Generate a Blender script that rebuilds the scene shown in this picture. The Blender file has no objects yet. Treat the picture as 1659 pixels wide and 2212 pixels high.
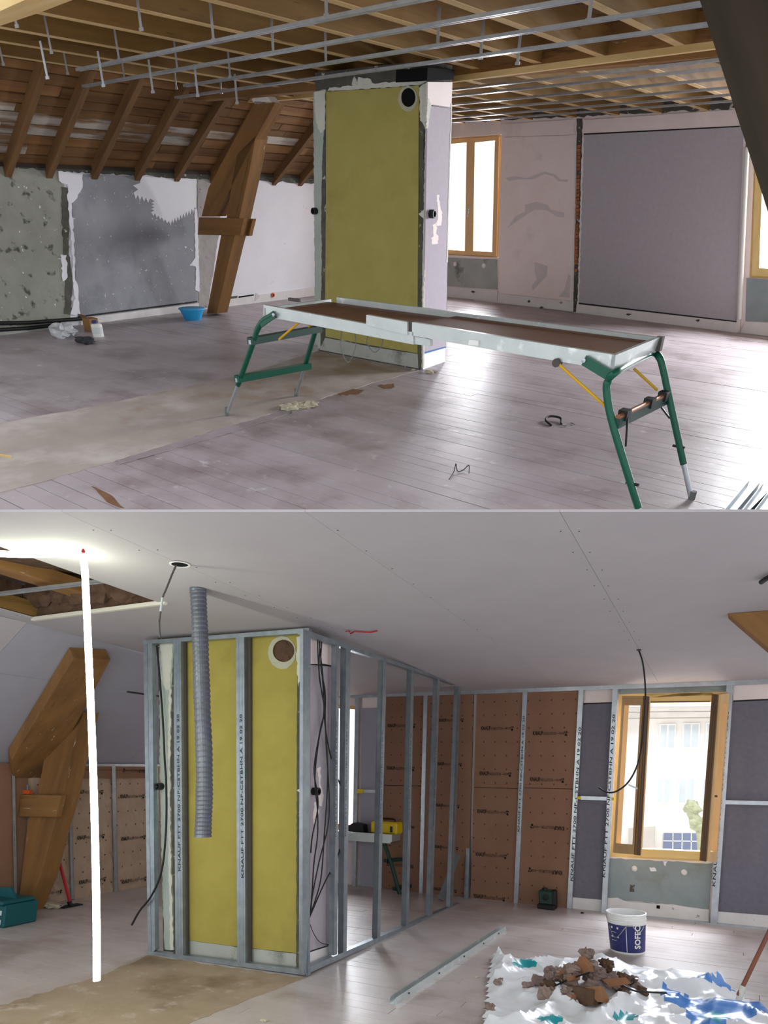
import bpy, bmesh, math, random
import numpy as np
from mathutils import Matrix, Vector
random.seed(7)
C = bpy.context.scene.collection
# ------------------------------------------------------------------ camera
# one lens looks at two stacked stage sets of the same attic: the upper set
# (bare timber, before) and the lower set (plasterboarded, after)
F, CX, CY, W, H = 1450., 829.5, 1400., 1659., 2212.
K = np.array([[F, 0, CX], [0, F, CY], [0, 0, 1.]]); KI = np.linalg.inv(K)
class Room:
    """A room frame: x right along the window wall, y away, z up, eye at (0,0,hh)."""
    def __init__(s, vpa, vpb, hh):
        a = KI @ np.array([*vpa, 1.]); b = KI @ np.array([*vpb, 1.])
        a /= np.linalg.norm(a); n = np.cross(a, b); n /= np.linalg.norm(n)
        if n[1] > 0: n = -n
        s.R = np.array([np.cross(a, n), a, n]); s.o = np.array([0, 0, hh]); s.hh = hh; s.M = Matrix.Identity(4)
    def ray(s, x, y): return s.R @ (KI @ np.array([x, y, 1.]))
    def z(s, x, y, z=0.): d = s.ray(x, y); return s.o + (z - s.hh) / d[2] * d
    def x(s, x, y, v): d = s.ray(x, y); return s.o + v / d[0] * d
    def y(s, x, y, v): d = s.ray(x, y); return s.o + v / d[1] * d
    def pr(s, P):
        c = K @ (s.R.T @ (np.array(P) - s.o)); return c[:2] / c[2]
U = Room((2200, 449), (-1354, 375), 1.5)
L = Room((1568, 1679), (-2450, 1605), 1.5)
rot = L.R @ U.R.T
t = L.o - rot @ U.o
U.M = Matrix([[*rot[0], t[0]], [*rot[1], t[1]], [*rot[2], t[2]], [0, 0, 0, 1]])
cd = bpy.data.cameras.new('camera'); cam = bpy.data.objects.new('camera', cd); C.objects.link(cam)
cx, cy, cz = L.R @ np.array([1, 0, 0]), L.R @ np.array([0, -1, 0]), L.R @ np.array([0, 0, -1])
cam.matrix_world = Matrix([[cx[i], cy[i], cz[i], L.o[i]] for i in range(3)] + [[0, 0, 0, 1]])
cd.sensor_fit = 'HORIZONTAL'; cd.sensor_width = 36.; cd.lens = F / W * 36.; cd.clip_start = .05; cd.clip_end = 200
cd.shift_y = (CY - H / 2) / W; cd.shift_x = (W / 2 - CX) / W
sc = bpy.context.scene; sc.camera = cam
vs = sc.view_settings; vs.view_transform = 'Standard'; vs.look = 'None'; vs.gamma = 1; vs.use_curve_mapping = False
vs.exposure = 0.45
# ------------------------------------------------------------------ daylight
world = bpy.data.worlds.new('overcast_sky'); sc.world = world; world.use_nodes = True
bg = world.node_tree.nodes['Background']; bg.inputs[0].default_value = (.93, .96, 1, 1); bg.inputs[1].default_value = 1.06
def area(name, M, loc, target, w, h, power, col=(1, 1, 1)):
    l = bpy.data.lights.new(name, 'AREA'); l.shape = 'RECTANGLE'; l.size = w; l.size_y = h; l.energy = power; l.color = col
    o = bpy.data.objects.new(name, l); C.objects.link(o)
    q = (Vector(target) - Vector(loc)).to_track_quat('-Z', 'Y')
    o.matrix_world = M @ Matrix.Translation(loc) @ q.to_matrix().to_4x4()
    return o
area('window_daylight', U.M, (-6.9, 12.6, 2.0), (-6.3, 8, .3), 1.6, 1.8, 520, (.92, .95, 1))
area('window_daylight', U.M, (-.9, 12.4, 2.2), (-2.2, 8, 0), 2.0, 2.2, 800, (.92, .95, 1))
area('window_daylight', L.M, (-.2, 9.7, 3.2), (-.9, 6, 0), 1.8, 1.6, 330, (.86, .91, 1))
area('window_daylight', L.M, (-5.3, 9.6, 2.6), (-4.2, 6, 0), 1.4, 1.6, 220, (.9, .94, 1))
# ------------------------------------------------------------------ materials
def lin(h):
    v = [int(h[i:i + 2], 16) / 255 for i in (1, 3, 5)]
    return tuple(c / 12.92 if c <= .04045 else ((c + .055) / 1.055) ** 2.4 for c in v) + (1,)
def mat(name, c1, c2=None, sc=4., rough=.75, metal=0., bump=0., bsc=None, co='obj', vary=0., layers=(), det=6, emit=None, spec=.35, sat=1., dots=None):
    m = bpy.data.materials.new(name); m.use_nodes = True; nt = m.node_tree; N = nt.nodes; k = nt.links.new
    b = N['Principled BSDF']; b.inputs['Roughness'].default_value = rough; b.inputs['Metallic'].default_value = metal
    b.inputs['Specular IOR Level'].default_value = spec
    if co == 'gr':
        tc = N.new('ShaderNodeAttribute'); tc.attribute_name = 'gr'; vec = tc.outputs['Vector']
        mp = N.new('ShaderNodeMapping'); mp.inputs['Scale'].default_value = (.12, 1, 1); k(vec, mp.inputs[0]); vec = mp.outputs[0]
    elif co == 'pos':
        tc = N.new('ShaderNodeNewGeometry'); vec = tc.outputs['Position']
    else:
        tc = N.new('ShaderNodeTexCoord'); vec = tc.outputs['Object']
    if vary or co == 'gr':
        oi = N.new('ShaderNodeObjectInfo'); ad = N.new('ShaderNodeVectorMath'); ad.operation = 'MULTIPLY_ADD'
        k(oi.outputs['Random'], ad.inputs[0]); ad.inputs[1].default_value = (17, 31, 13); k(vec, ad.inputs[2])
        if co != 'pos': vec = ad.outputs[0]
    def noise(s, d=det, r=.6):
        n = N.new('ShaderNodeTexNoise'); n.inputs['Scale'].default_value = s; n.inputs['Detail'].default_value = d
        n.inputs['Roughness'].default_value = r; k(vec, n.inputs['Vector']); return n.outputs['Fac']
    def ramp(f, lo, hi):
        r = N.new('ShaderNodeMapRange'); r.inputs[1].default_value = lo; r.inputs[2].default_value = hi; k(f, r.inputs[0]); return r.outputs[0]
    def mix(f, a, c):
        x = N.new('ShaderNodeMix'); x.data_type = 'RGBA'; k(f, x.inputs[0])
        k(a, x.inputs[6]) if hasattr(a, 'is_linked') else setattr(x.inputs[6], 'default_value', a)
        k(c, x.inputs[7]) if hasattr(c, 'is_linked') else setattr(x.inputs[7], 'default_value', c)
        return x.outputs[2]
    col = lin(c1)
    if c2: col = mix(ramp(noise(sc), .3, .7), col, lin(c2))
    for (c, s, lo, hi) in layers: col = mix(ramp(noise(s), lo, hi), col, lin(c))
    if dots:
        sm = N.new('ShaderNodeVectorMath'); sm.operation = 'MULTIPLY'; sm.inputs[1].default_value = dots; k(tc.outputs[0] if co != 'obj' else tc.outputs['Object'], sm.inputs[0])
        vo = N.new('ShaderNodeTexVoronoi'); vo.inputs['Scale'].default_value = 1; vo.inputs['Randomness'].default_value = 0; k(sm.outputs[0], vo.inputs['Vector'])
        col = mix(ramp(vo.outputs['Distance'], .075, .045), col, lin('#5a3a2a'))
    if vary:
        hs = N.new('ShaderNodeHueSaturation'); r = N.new('ShaderNodeMapRange')
        r.inputs[3].default_value = 1 - vary; r.inputs[4].default_value = 1 + vary
        k(oi.outputs['Random'], r.inputs[0]); k(r.outputs[0], hs.inputs['Value']); hs.inputs['Saturation'].default_value = sat
        if hasattr(col, 'is_linked'): k(col, hs.inputs['Color'])
        else: hs.inputs['Color'].default_value = col
        col = hs.outputs[0]
    if hasattr(col, 'is_linked'): k(col, b.inputs['Base Color'])
    else: b.inputs['Base Color'].default_value = col
    if bump:
        bn = N.new('ShaderNodeBump'); bn.inputs['Strength'].default_value = bump; bn.inputs['Distance'].default_value = .02
        k(noise(bsc or sc * 3, 5), bn.inputs['Height']); k(bn.outputs[0], b.inputs['Normal'])
    if emit:
        b.inputs['Emission Color'].default_value = lin(c1); b.inputs['Emission Strength'].default_value = emit
    return m
def glassmat():
    m = bpy.data.materials.new('window_glass'); m.use_nodes = True; nt = m.node_tree; N = nt.nodes
    g = N.new('ShaderNodeBsdfGlossy'); g.inputs['Roughness'].default_value = .02; tr = N.new('ShaderNodeBsdfTransparent'); mx = N.new('ShaderNodeMixShader')
    mx.inputs[0].default_value = .06; nt.links.new(tr.outputs[0], mx.inputs[1]); nt.links.new(g.outputs[0], mx.inputs[2])
    nt.links.new(mx.outputs[0], N['Material Output'].inputs[0]); return m
GLASS = glassmat()
M = dict(
 joist=mat('joist_wood', '#6d4f26', '#8f6c39', 7, .75, bump=.25, co='gr', vary=.14, layers=[('#4c3316', 16, .64, .74)]),
 lightwood=mat('pale_timber', '#c2a062', '#dcc088', 7, .75, bump=.2, co='gr', vary=.06),
 roofb=mat('roof_board', '#6b4a2c', '#8d683f', 8, .8, bump=.3, co='gr', vary=.28, layers=[('#2f1d10', 5, .6, .75)]),
 roofw=mat('whitewashed_roof_board', '#77583a', '#95785a', 8, .85, bump=.3, co='gr', vary=.15, layers=[('#b9b2a8', 9, .42, .56)]),
 rafter=mat('rafter_wood', '#5e4328', '#7d5b36', 8, .8, bump=.3, co='gr', vary=.15),
 truss=mat('truss_timber', '#73522f', '#966d3e', 6, .75, bump=.3, co='gr', vary=.05, layers=[('#c8bba8', 22, .67, .71), ('#4f3519', 9, .62, .74)]),
 darktimber=mat('dark_timber', '#332b20', '#443b2e', 6, .8, bump=.3, co='gr'),
 floorp=mat('dusty_floor_plank', '#a0959a', '#afa5a9', 3, .42, bump=.08, bsc=30, co='pos', vary=.045, layers=[('#7f7070', 1.6, .5, .74), ('#cdc6ca', 9, .62, .78)], spec=.5),
 floorl=mat('pale_floor_plank', '#b6aaa6', '#c2b8b5', 3, .36, bump=.06, bsc=30, co='pos', vary=.04, layers=[('#8f7f72', 1.6, .52, .76), ('#cbc4c4', 9, .62, .8)], spec=.5),
 subfloor=mat('subfloor', '#57493f', '#6a5a4e', 4, .9),
 patch=mat('old_hearth_screed', '#9a8f88', '#a89e96', 3, .8, bump=.15, bsc=40, co='pos', layers=[('#bdb5b0', 1.6, .5, .7), ('#8a735c', 1.1, .56, .72)]),
 patchl=mat('old_screed', '#9a8770', '#b09d88', 2.5, .7, bump=.1, bsc=40, co='pos', layers=[('#7c6850', 1.6, .52, .7), ('#c9beb2', 5, .58, .75)]),
 gouge=mat('floor_gouge', '#6d4c36', '#7d5a40', 9, .9),
 plaster=mat('pinkish_plaster', '#eadcd7', '#f0e5e0', 3, .85, bump=.05, layers=[('#d8c8c4', 1.5, .58, .72)]),
 plasterw=mat('white_plaster', '#e9e8ee', '#f0eff4', 2.5, .85, bump=.08, layers=[('#bdb6b6', 5, .66, .8)]),
 smear=mat('filler_smear', '#d0c7c5', '#d8cfcc', 5, .85),
 base=mat('plaster_skirting', '#ddd8d6', '#e8e4e2', 6, .85, bump=.1, layers=[('#8f8880', 12, .66, .74)]),
 grey=mat('grey_wallcovering', '#b2adb3', '#bab5ba', 20, .9, bump=.15, bsc=120),
 greyl=mat('slate_wallcovering', '#6f6c78', '#787581', 20, .9, bump=.15, bsc=120),
 greywall=mat('scraped_grey_wall', '#8f9096', '#9fa0a5', 2.5, .85, bump=.05, layers=[('#efedf0', 24, .665, .68), ('#82838a', 2, .55, .75)]),
 camo=mat('bare_cement', '#8e8f84', '#a1a297', 3, .9, bump=.15, layers=[('#55564c', 7, .58, .66), ('#e6e4de', 16, .665, .68)]),
 cement=mat('cement', '#a0a29b', '#b0b2ab', 4, .9, bump=.12, layers=[('#75776f', 3, .58, .7)]),
 cementb=mat('blue_grey_cement', '#8a9697', '#9aa5a6', 4, .85, bump=.1, layers=[('#7b8478', 2, .52, .7), ('#646c66', 1.2, .64, .74)]),
 mortar=mat('dark_mortar', '#4d4c44', '#63625a', 9, .95, bump=.5, bsc=40, layers=[('#bdb9ae', 14, .62, .66)]),
 cream=mat('cream_plaster', '#c8c8bc', '#d6d5ca', 8, .9, bump=.2),
 strip=mat('grey_green_strip', '#a3ada4', '#b1b9b1', 5, .9, bump=.1),
 darkband=mat('sooty_plaster', '#4b4a44', '#5c5b54', 6, .9, bump=.3, layers=[('#cfcbc2', 9, .6, .64)]),
 yellow=mat('mustard_fibreboard', '#a29852', '#aca25c', 3, .85, bump=.06, bsc=60, layers=[('#928848', 1.4, .55, .75)]),
 yellowl=mat('yellow_fibreboard', '#9d8f44', '#a99b4e', 3, .85, bump=.06, bsc=60, layers=[('#8c7f3e', 1.4, .55, .75)]),
 mauve=mat('mauve_panel', '#afa6ae', '#b6adb5', 20, .9, bump=.1, bsc=90),
 black=mat('black_plastic', '#1b1b1c', None, rough=.5), near_black=mat('near_black', '#090807', None, rough=1.),  # near-black; discs and linings get the dark of holes from this colour
 rubber=mat('grey_rubber', '#6a6c6a', None, rough=.8),
 steel=mat('galvanised_steel', '#c2c7cc', '#a9b0b7', 12, .32, .7, vary=.04),
 steeld=mat('galvanised_stud', '#a4adb3', '#8b959c', 10, .4, .75, vary=.05),
 alu=mat('aluminium', '#c4cac8', '#b4bbb9', 6, .35, .55, layers=[('#dfe3e0', 9, .6, .7)]),
 brownply=mat('brown_film_plywood', '#5c3a24', '#6b452c', 5, .6, layers=[('#7c5a40', 9, .64, .76)]),
 green=mat('green_enamel', '#0b4d3a', '#0e5742', 3, .3), dgreen=mat('dark_green_enamel', '#1d3e35', None, rough=.4),
 yrod=mat('yellow_rod', '#c79c22', None, rough=.45), ybox=mat('yellow_plastic', '#e2c31c', None, rough=.45),
 copper=mat('worn_copper_bar', '#8a5c3e', None, rough=.4, metal=.5),
 winwood=mat('varnished_pine', '#dfb47c', '#e8c28e', 8, .5, co='gr', bump=.05),
 winpale=mat('pale_pine_frame', '#ddc07c', '#e6cd92', 8, .5, co='gr'),
 gasket=mat('grey_window_seal', '#4a4440', None, rough=.6),
 blue=mat('blue_plastic', '#2f9fd8', None, rough=.4),
 whiteplas=mat('white_plastic', '#e6e6e2', None, rough=.4),
 navy=mat('navy_label', '#2b2f66', '#31366f', 6, .45), card=mat('cardboard', '#8b6a45', '#99764f', 8, .9),
 bag=mat('clear_crumpled_bag', '#b4b8bc', '#cfd2d4', 9, .35), darkrag=mat('dark_rag', '#2f3136', '#44464c', 12, .9),
 rag=mat('dirty_cloth', '#b3aa90', '#c9c2ac', 14, .95, bump=.4, layers=[('#5f574a', 20, .6, .68)]),
 brick=mat('orange_brick', '#a8603f', '#b87250', 20, .9, vary=.2, bump=.3),
 board=mat('plasterboard', '#aca6aa', '#b1abaf', 3, .8, vary=.015, layers=[('#aaa4a8', 2.5, .62, .78)]),
 boardb=mat('bluish_plasterboard', '#a09eaa', '#a6a4b0', 3, .8),
 boardedge=mat('plasterboard_edge', '#d2cdc0', None, rough=.9),
 kraft=mat('kraft_facing', '#87634d', '#926e58', 2, .8, bump=.08, bsc=9, vary=.04, dots=(7, 0, 6)),
 kraftl=mat('crinkled_kraft', '#b09681', '#bda591', 2.5, .8, bump=.6, bsc=8, vary=.04, dots=(0, 7, 6)),
 ink=mat('black_print', '#1d1713', None, rough=.8), studink=mat('stud_print', '#3a3f44', None, rough=.8),
 wool=mat('brown_mineral_wool', '#4c392c', '#6a5140', 9, 1., bump=.8, bsc=30),
 duct=mat('grey_flexible_duct', '#5a5d66', '#6b6e78', 10, .38, .35, bump=.1),
 tarp=mat('white_tarpaulin', '#dcdfe2', '#eceef0', 3, .3, bump=.05, bsc=20),
 rubble=mat('plaster_rubble', '#76625a', '#95827a', 14, .95, bump=.6, vary=.2), rwood=mat('broken_fibreboard', '#80573c', '#94694b', 8, .85, vary=.2),
 red=mat('red_plastic', '#b3202c', None, rough=.5), stick=mat('brown_handle', '#7a4a36', '#8a5640', 9, .6),
 crate=mat('teal_plastic_crate', '#12545a', None, rough=.5), paper=mat('paper_label', '#cfd6d6', None, rough=.8),
 facade=mat('pale_rendered_facade', '#e2dfd8', '#e8e5df', 2, .9), pane=mat('far_window_pane', '#b4bec2', '#c2cccf', 3, .3),
 shutterw=mat('far_white_frame', '#e6e6e2', None, rough=.7), garage=mat('blue_grey_far_glazing', '#66718c', '#78829c', 2, .4),
 tree=mat('pollarded_bark', '#8f9678', '#b4b69a', 9, .9, bump=.4), roof=mat('far_roof', '#b5b0a8', '#bfbab2', 4, .9),
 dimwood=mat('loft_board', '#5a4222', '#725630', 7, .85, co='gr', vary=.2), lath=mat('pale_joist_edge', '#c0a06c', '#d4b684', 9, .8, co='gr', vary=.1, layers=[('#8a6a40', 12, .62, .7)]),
 recess=mat('rough_render', '#a09a96', '#b4aeaa', 5, .9, bump=.4, layers=[('#55504c', 9, .62, .7)]), ringc=mat('grey_cream_filler', '#a9a890', '#b9b8a2', 9, .9),
 tblue=mat('tarpaulin_blue_print', '#3a78c4', '#5a90d0', 6, .3), tteal=mat('tarpaulin_teal_patch', '#2a9aa2', None, rough=.3),
 led=mat('led_rope', '#f6ffe4', None, emit=26), orange=mat('orange_plastic', '#d8602a', None, rough=.5),
 bluetack=mat('blue_tape', '#4a6fb0', None, rough=.7),
)
# ------------------------------------------------------------------ mesh helpers
class MB:
    def __init__(s): s.v = []; s.f = []
    def add(s, v, f):
        o = len(s.v); s.v += [np.array(p, float) for p in v]; s.f += [[i + o for i in q] for q in f]; return s
    def prism(s, pts, vec):
        n = len(pts); vec = np.array(vec, float); pts = [np.array(p, float) for p in pts]
        return s.add(pts + [p + vec for p in pts], [list(range(n))[::-1], [i + n for i in range(n)]] + [[i, (i + 1) % n, (i + 1) % n + n, i + n] for i in range(n)])
    def box(s, lo, hi):
        x0, y0, z0 = lo; x1, y1, z1 = hi
        return s.prism([(x0, y0, z0), (x1, y0, z0), (x1, y1, z0), (x0, y1, z0)], (0, 0, z1 - z0))
    def bar(s, a, b, w, h, up=(0, 0, 1)):
        a, b, up = np.array(a, float), np.array(b, float), np.array(up, float)
        d = (b - a) / np.linalg.norm(b - a); sd = np.cross(d, up); sd /= np.linalg.norm(sd); u = np.cross(sd, d)
        q = [a + sd * i * w / 2 + u * j * h / 2 for i, j in ((-1, -1), (1, -1), (1, 1), (-1, 1))]
        return s.prism(q, b - a)
    def tube(s, path, r, n=8, caps=True):
        P = [np.array(p, float) for p in path]; rs = r if hasattr(r, '__len__') else [r] * len(P); ref = None; o = len(s.v); vs = []
        for i, p in enumerate(P):
            d = P[min(i + 1, len(P) - 1)] - P[max(i - 1, 0)]; d /= np.linalg.norm(d) + 1e-12
            if ref is None:
                ref = np.cross(d, (0, 0, 1.)) if abs(d[2]) < .9 else np.cross(d, (1., 0, 0))
            a = ref - d * (ref @ d); a /= np.linalg.norm(a); b = np.cross(d, a); ref = a
            vs += [p + rs[i] * (a * math.cos(2 * math.pi * k / n) + b * math.sin(2 * math.pi * k / n)) for k in range(n)]
        f = [[i * n + k, i * n + (k + 1) % n, (i + 1) * n + (k + 1) % n, (i + 1) * n + k] for i in range(len(P) - 1) for k in range(n)]
        if caps: f += [list(range(n))[::-1], [(len(P) - 1) * n + k for k in range(n)]]
        return s.add(vs, f)
    def lathe(s, c, prof, n=28, ax=(0, 0, 1)):
        c = np.array(c, float); ax = np.array(ax, float); ax /= np.linalg.norm(ax)
        a = np.cross(ax, (1, 0, 0)) if abs(ax[0]) < .9 else np.cross(ax, (0, 1, 0)); a /= np.linalg.norm(a); b = np.cross(ax, a)
        vs = [c + ax * z + r * (a * math.cos(2 * math.pi * k / n) + b * math.sin(2 * math.pi * k / n)) for r, z in prof for k in range(n)]
        f = [[i * n + k, i * n + (k + 1) % n, (i + 1) * n + (k + 1) % n, (i + 1) * n + k] for i in range(len(prof) - 1) for k in range(n)]
        if prof[0][0] > 1e-6: f.append(list(range(n))[::-1])
        if prof[-1][0] > 1e-6: f.append([(len(prof) - 1) * n + k for k in range(n)])
        return s.add(vs, f)
    def blob(s, c, rx, ry, rz, rough=.25, n=9, m=6, seed=0):
        rg = random.Random(seed); vs = []; c = np.array(c, float)
        for i in range(m + 1):
            th = math.pi * i / m
            for k in range(n):
                q = 1 + rg.uniform(-rough, rough); ph = 2 * math.pi * k / n
                if i in (0, m): q = 1
                vs.append(c + q * np.array([rx * math.sin(th) * math.cos(ph), ry * math.sin(th) * math.sin(ph), rz * math.cos(th)]))
        return s.add(vs, [[i * n + k, i * n + (k + 1) % n, (i + 1) * n + (k + 1) % n, (i + 1) * n + k] for i in range(m) for k in range(n)])
BASE = {}
def mesh(name, mb, base, mt, grain=None, smooth=False, bevel=0):
    me = bpy.data.meshes.new(name); bm = bmesh.new()
    vs = [bm.verts.new(p - base) for p in mb.v]
    for f in mb.f:
        try: bm.faces.new([vs[i] for i in f])
        except ValueError: pass
    bmesh.ops.remove_doubles(bm, verts=bm.verts, dist=1e-5)
    bmesh.ops.dissolve_degenerate(bm, edges=bm.edges, dist=1e-6)
    bmesh.ops.recalc_face_normals(bm, faces=bm.faces)
    if bevel: bmesh.ops.bevel(bm, geom=list(bm.edges), offset=bevel, segments=1, affect='EDGES', clamp_overlap=True)
    bm.to_mesh(me); bm.free(); me.materials.append(mt)
    if smooth:
        me.shade_smooth()
        try: me.set_sharp_from_angle(angle=math.radians(40))
        except Exception: pass
    if grain is not None:
        g = np.array(grain, float); g /= np.linalg.norm(g)
        a = np.cross(g, (0, 0, 1.)) if abs(g[2]) < .8 else np.cross(g, (0, 1., 0)); a /= np.linalg.norm(a); b = np.cross(g, a)
        at = me.attributes.new('gr', 'FLOAT_VECTOR', 'POINT'); co = np.empty(len(me.vertices) * 3); me.vertices.foreach_get('co', co)
        co = co.reshape(-1, 3) + base; at.data.foreach_set('vector', np.stack([co @ g, co @ a, co @ b], 1).ravel())
    return me
def bottom(mb):
    v = np.array(mb.v); c = (v.min(0) + v.max(0)) / 2; return np.array([c[0], c[1], v[:, 2].min()])
def tag(o, label, cat, group=None, kind=None):
    o['label'] = label; o['category'] = cat
    if group: o['group'] = group
    if kind: o['kind'] = kind
    return o
def thing(name, label, cat, room, base, group=None, kind=None):
    o = bpy.data.objects.new(name, None); C.objects.link(o); base = np.array(base, float)
    o.empty_display_size = .1; o.matrix_world = room.M @ Matrix.Translation(base); BASE[o] = (room, base); return tag(o, label, cat, group, kind)
def single(name, label, cat, room, mb, mt, group=None, kind=None, **k):
    b = bottom(mb); o = bpy.data.objects.new(name, mesh(name, mb, b, mt, **k)); C.objects.link(o)
    o.matrix_world = room.M @ Matrix.Translation(b); BASE[o] = (room, b); return tag(o, label, cat, group, kind)
def part(root, name, mb, mt, label=None, **k):
    room, b = BASE[root]; o = bpy.data.objects.new(name, mesh(name, mb, b, mt, **k)); C.objects.link(o); o.parent = root
    BASE[o] = (room, b)
    if label: o['label'] = label
    return o
class Plane:
    def __init__(s, room, P, n):
        s.r = room; s.P = np.array(P, float); s.n = np.array(n, float); s.n /= np.linalg.norm(s.n)
        if (room.o - s.P) @ s.n < 0: s.n = -s.n
    def pt(s, x, y, d=0.):
        v = s.r.ray(x, y); P = s.P + s.n * d; return s.r.o + ((P - s.r.o) @ s.n) / (v @ s.n) * v
    def pts(s, q, d=0.): return [s.pt(x, y, d) for x, y in q]
    def prism(s, mb, q, d1, th): return mb.prism(s.pts(q, d1), -s.n * th)
def wall(room, a, b):
    A, B = room.z(*a), room.z(*b); d = B - A; return Plane(room, A, (-d[1], d[0], 0))
def pp(pl, q, d1, th): return pl.prism(MB(), q, d1, th)
def smoothpath(P, n=8):
    P = [np.array(p, float) for p in P]; out = []
    Q = [2 * P[0] - P[1]] + P + [2 * P[-1] - P[-2]]
    for i in range(1, len(Q) - 2):
        for k in range(n):
            u = k / n; a, b, c, d = Q[i - 1], Q[i], Q[i + 1], Q[i + 2]
            out.append(.5 * (2 * b + (c - a) * u + (2 * a - 5 * b + 4 * c - d) * u * u + (3 * b - a - 3 * c + d) * u ** 3))
    return out + [P[-1]]
def ragged(q, amp, step=7, seed=1, closed=True):
    rg = random.Random(seed); out = []; n = len(q)
    for i in range(n if closed else n - 1):
        (x0, y0), (x1, y1) = q[i], q[(i + 1) % n]; m = max(1, int(math.hypot(x1 - x0, y1 - y0) / step))
        for k in range(m): out.append((x0 + (x1 - x0) * k / m + rg.uniform(-amp, amp), y0 + (y1 - y0) * k / m + rg.uniform(-amp, amp)))
    if not closed: out.append(q[-1])
    return out
def zf(x0, y0, f): return lambda q: [(x0 + a * f, y0 + b * f) for a, b in q]
def textmesh(s, size=1., bold=0.):
    cu = bpy.data.curves.new('print', 'FONT'); cu.body = s; cu.size = size; cu.offset = bold; cu.resolution_u = 2
    o = bpy.data.objects.new('print', cu); C.objects.link(o); dg = bpy.context.evaluated_depsgraph_get()
    me = bpy.data.meshes.new_from_object(o.evaluated_get(dg)); bpy.data.objects.remove(o); bpy.data.curves.remove(cu)
    return me
def put(root, name, me, org, ux, uy):
    """child sharing mesh data me, laid with its x along ux and y along uy (lengths scale it)"""
    room, b = BASE[root]; o = bpy.data.objects.new(name, me); C.objects.link(o); o.parent = root
    ux, uy = np.array(ux, float), np.array(uy, float); n = np.cross(ux, uy); n /= np.linalg.norm(n); p = np.array(org) - b
    o.matrix_local = Matrix([[ux[i], uy[i], n[i], p[i]] for i in range(3)] + [[0, 0, 0, 1]]); return o
# ================================================================== UPPER SET: the bare attic
ZJ, ZR, ZB = 2.46, 2.33, 2.67
UBW = wall(U, (968, 641), (1593, 718))                  # window wall
ULX = -9.22; ULW = Plane(U, (ULX, 0, 0), (1, 0, 0))      # knee wall
UF = Plane(U, (0, 0, 0), (0, 0, 1))
CUT0, CUT1 = U.z(-400, 1109), U.z(2100, 1109)
def cutx(y): return CUT0[0] + (y - CUT0[1]) * (CUT1[0] - CUT0[0]) / (CUT1[1] - CUT0[1])
# ---- floor
m = MB(); m.prism([(ULX - .1, .8, -.03), (cutx(.8) - .15, .8, -.03), (cutx(6.1) - .15, 6.1, -.03), (cutx(6.1) - .15, 10.8, -.03), (-4.9, 11.35, -.03), (ULX - .1, 11.6, -.03)], (0, 0, -.03))
fl = single('floor', 'dusty strip wood floor of the bare attic with timber ceiling', 'floor', U, m, M['subfloor'], kind='structure')
rg = random.Random(3); y = .75; pw = .115
while y < 11.5:
    x1 = min(1.6, cutx(y + pw)); x = ULX + .01; cuts = []
    yb = UBW.P[1] + (x - UBW.P[0]) * -UBW.n[0] / UBW.n[1]
    xe = x1
    # stop at the window wall
    if y + pw > 10.7: xe = min(xe, UBW.P[0] - (y + pw - .02 - UBW.P[1]) * UBW.n[1] / UBW.n[0])
    if xe - x > .3:
        n = max(1, int((xe - x) / 4)); xs = sorted([x] + [x + (xe - x) * (k + rg.uniform(-.3, .3)) / n for k in range(1, n)] + [xe])
        for a, b in zip(xs, xs[1:]):
            e0, e1 = (b - .002, b - .002) if b < xe - 1e-6 or xe > cutx(y + pw) - .2 and xe == 1.6 else (min(1.6, cutx(y)), min(1.6, cutx(y + pw)))
            if y + pw > 10.7 and xe < 1.5: e0 = e1 = b - .002
            zz = rg.uniform(-.0012, .0012)
            part(fl, 'floor_plank', MB().prism([(a + .002, y + .0018, zz), (e0, y + .0018, zz), (e1, y + pw - .0018, zz), (a + .002, y + pw - .0018, zz)], (0, 0, -.03)), M['floorp'])
    y += pw
hp = [(690, 757), (903, 799), (760, 841), (600, 889), (449, 934), (253, 994), (87, 1041), (-60, 1078), (-60, 925), (159, 886), (300, 857), (506, 813), (600, 786)]
part(fl, 'screed_patch', MB().prism(UF.pts(ragged(hp, 1.2, 14, 5), .004), (0, 0, -.004)), M['patch'], label='brownish screed strip in front of the chimney')
for q in ([(255, 994), (450, 934), (600, 890), (690, 862), (690, 870), (600, 902), (452, 948), (258, 1003)],):
    part(fl, 'seam_board', MB().prism(UF.pts(ragged(q, 1, 12, 3), .005), (0, 0, -.003)), M['floorp'], label='pale seam board along the screed')
part(fl, 'gouge', MB().prism(UF.pts(ragged([(198, 1049), (222, 1060), (240, 1070), (268, 1098), (252, 1094), (232, 1085)], 1, 8), .003), (0, 0, -.002)), M['gouge'], label='long brown splintered gouge')
for q in ([(720, 843), (760, 838), (788, 844), (770, 852), (735, 853)], [(815, 832), (850, 829), (852, 836), (830, 840)]):
    part(fl, 'stain', MB().prism(UF.pts(ragged(q, 1.5, 6, 2), .0035), (0, 0, -.002)), M['gouge'])
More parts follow.
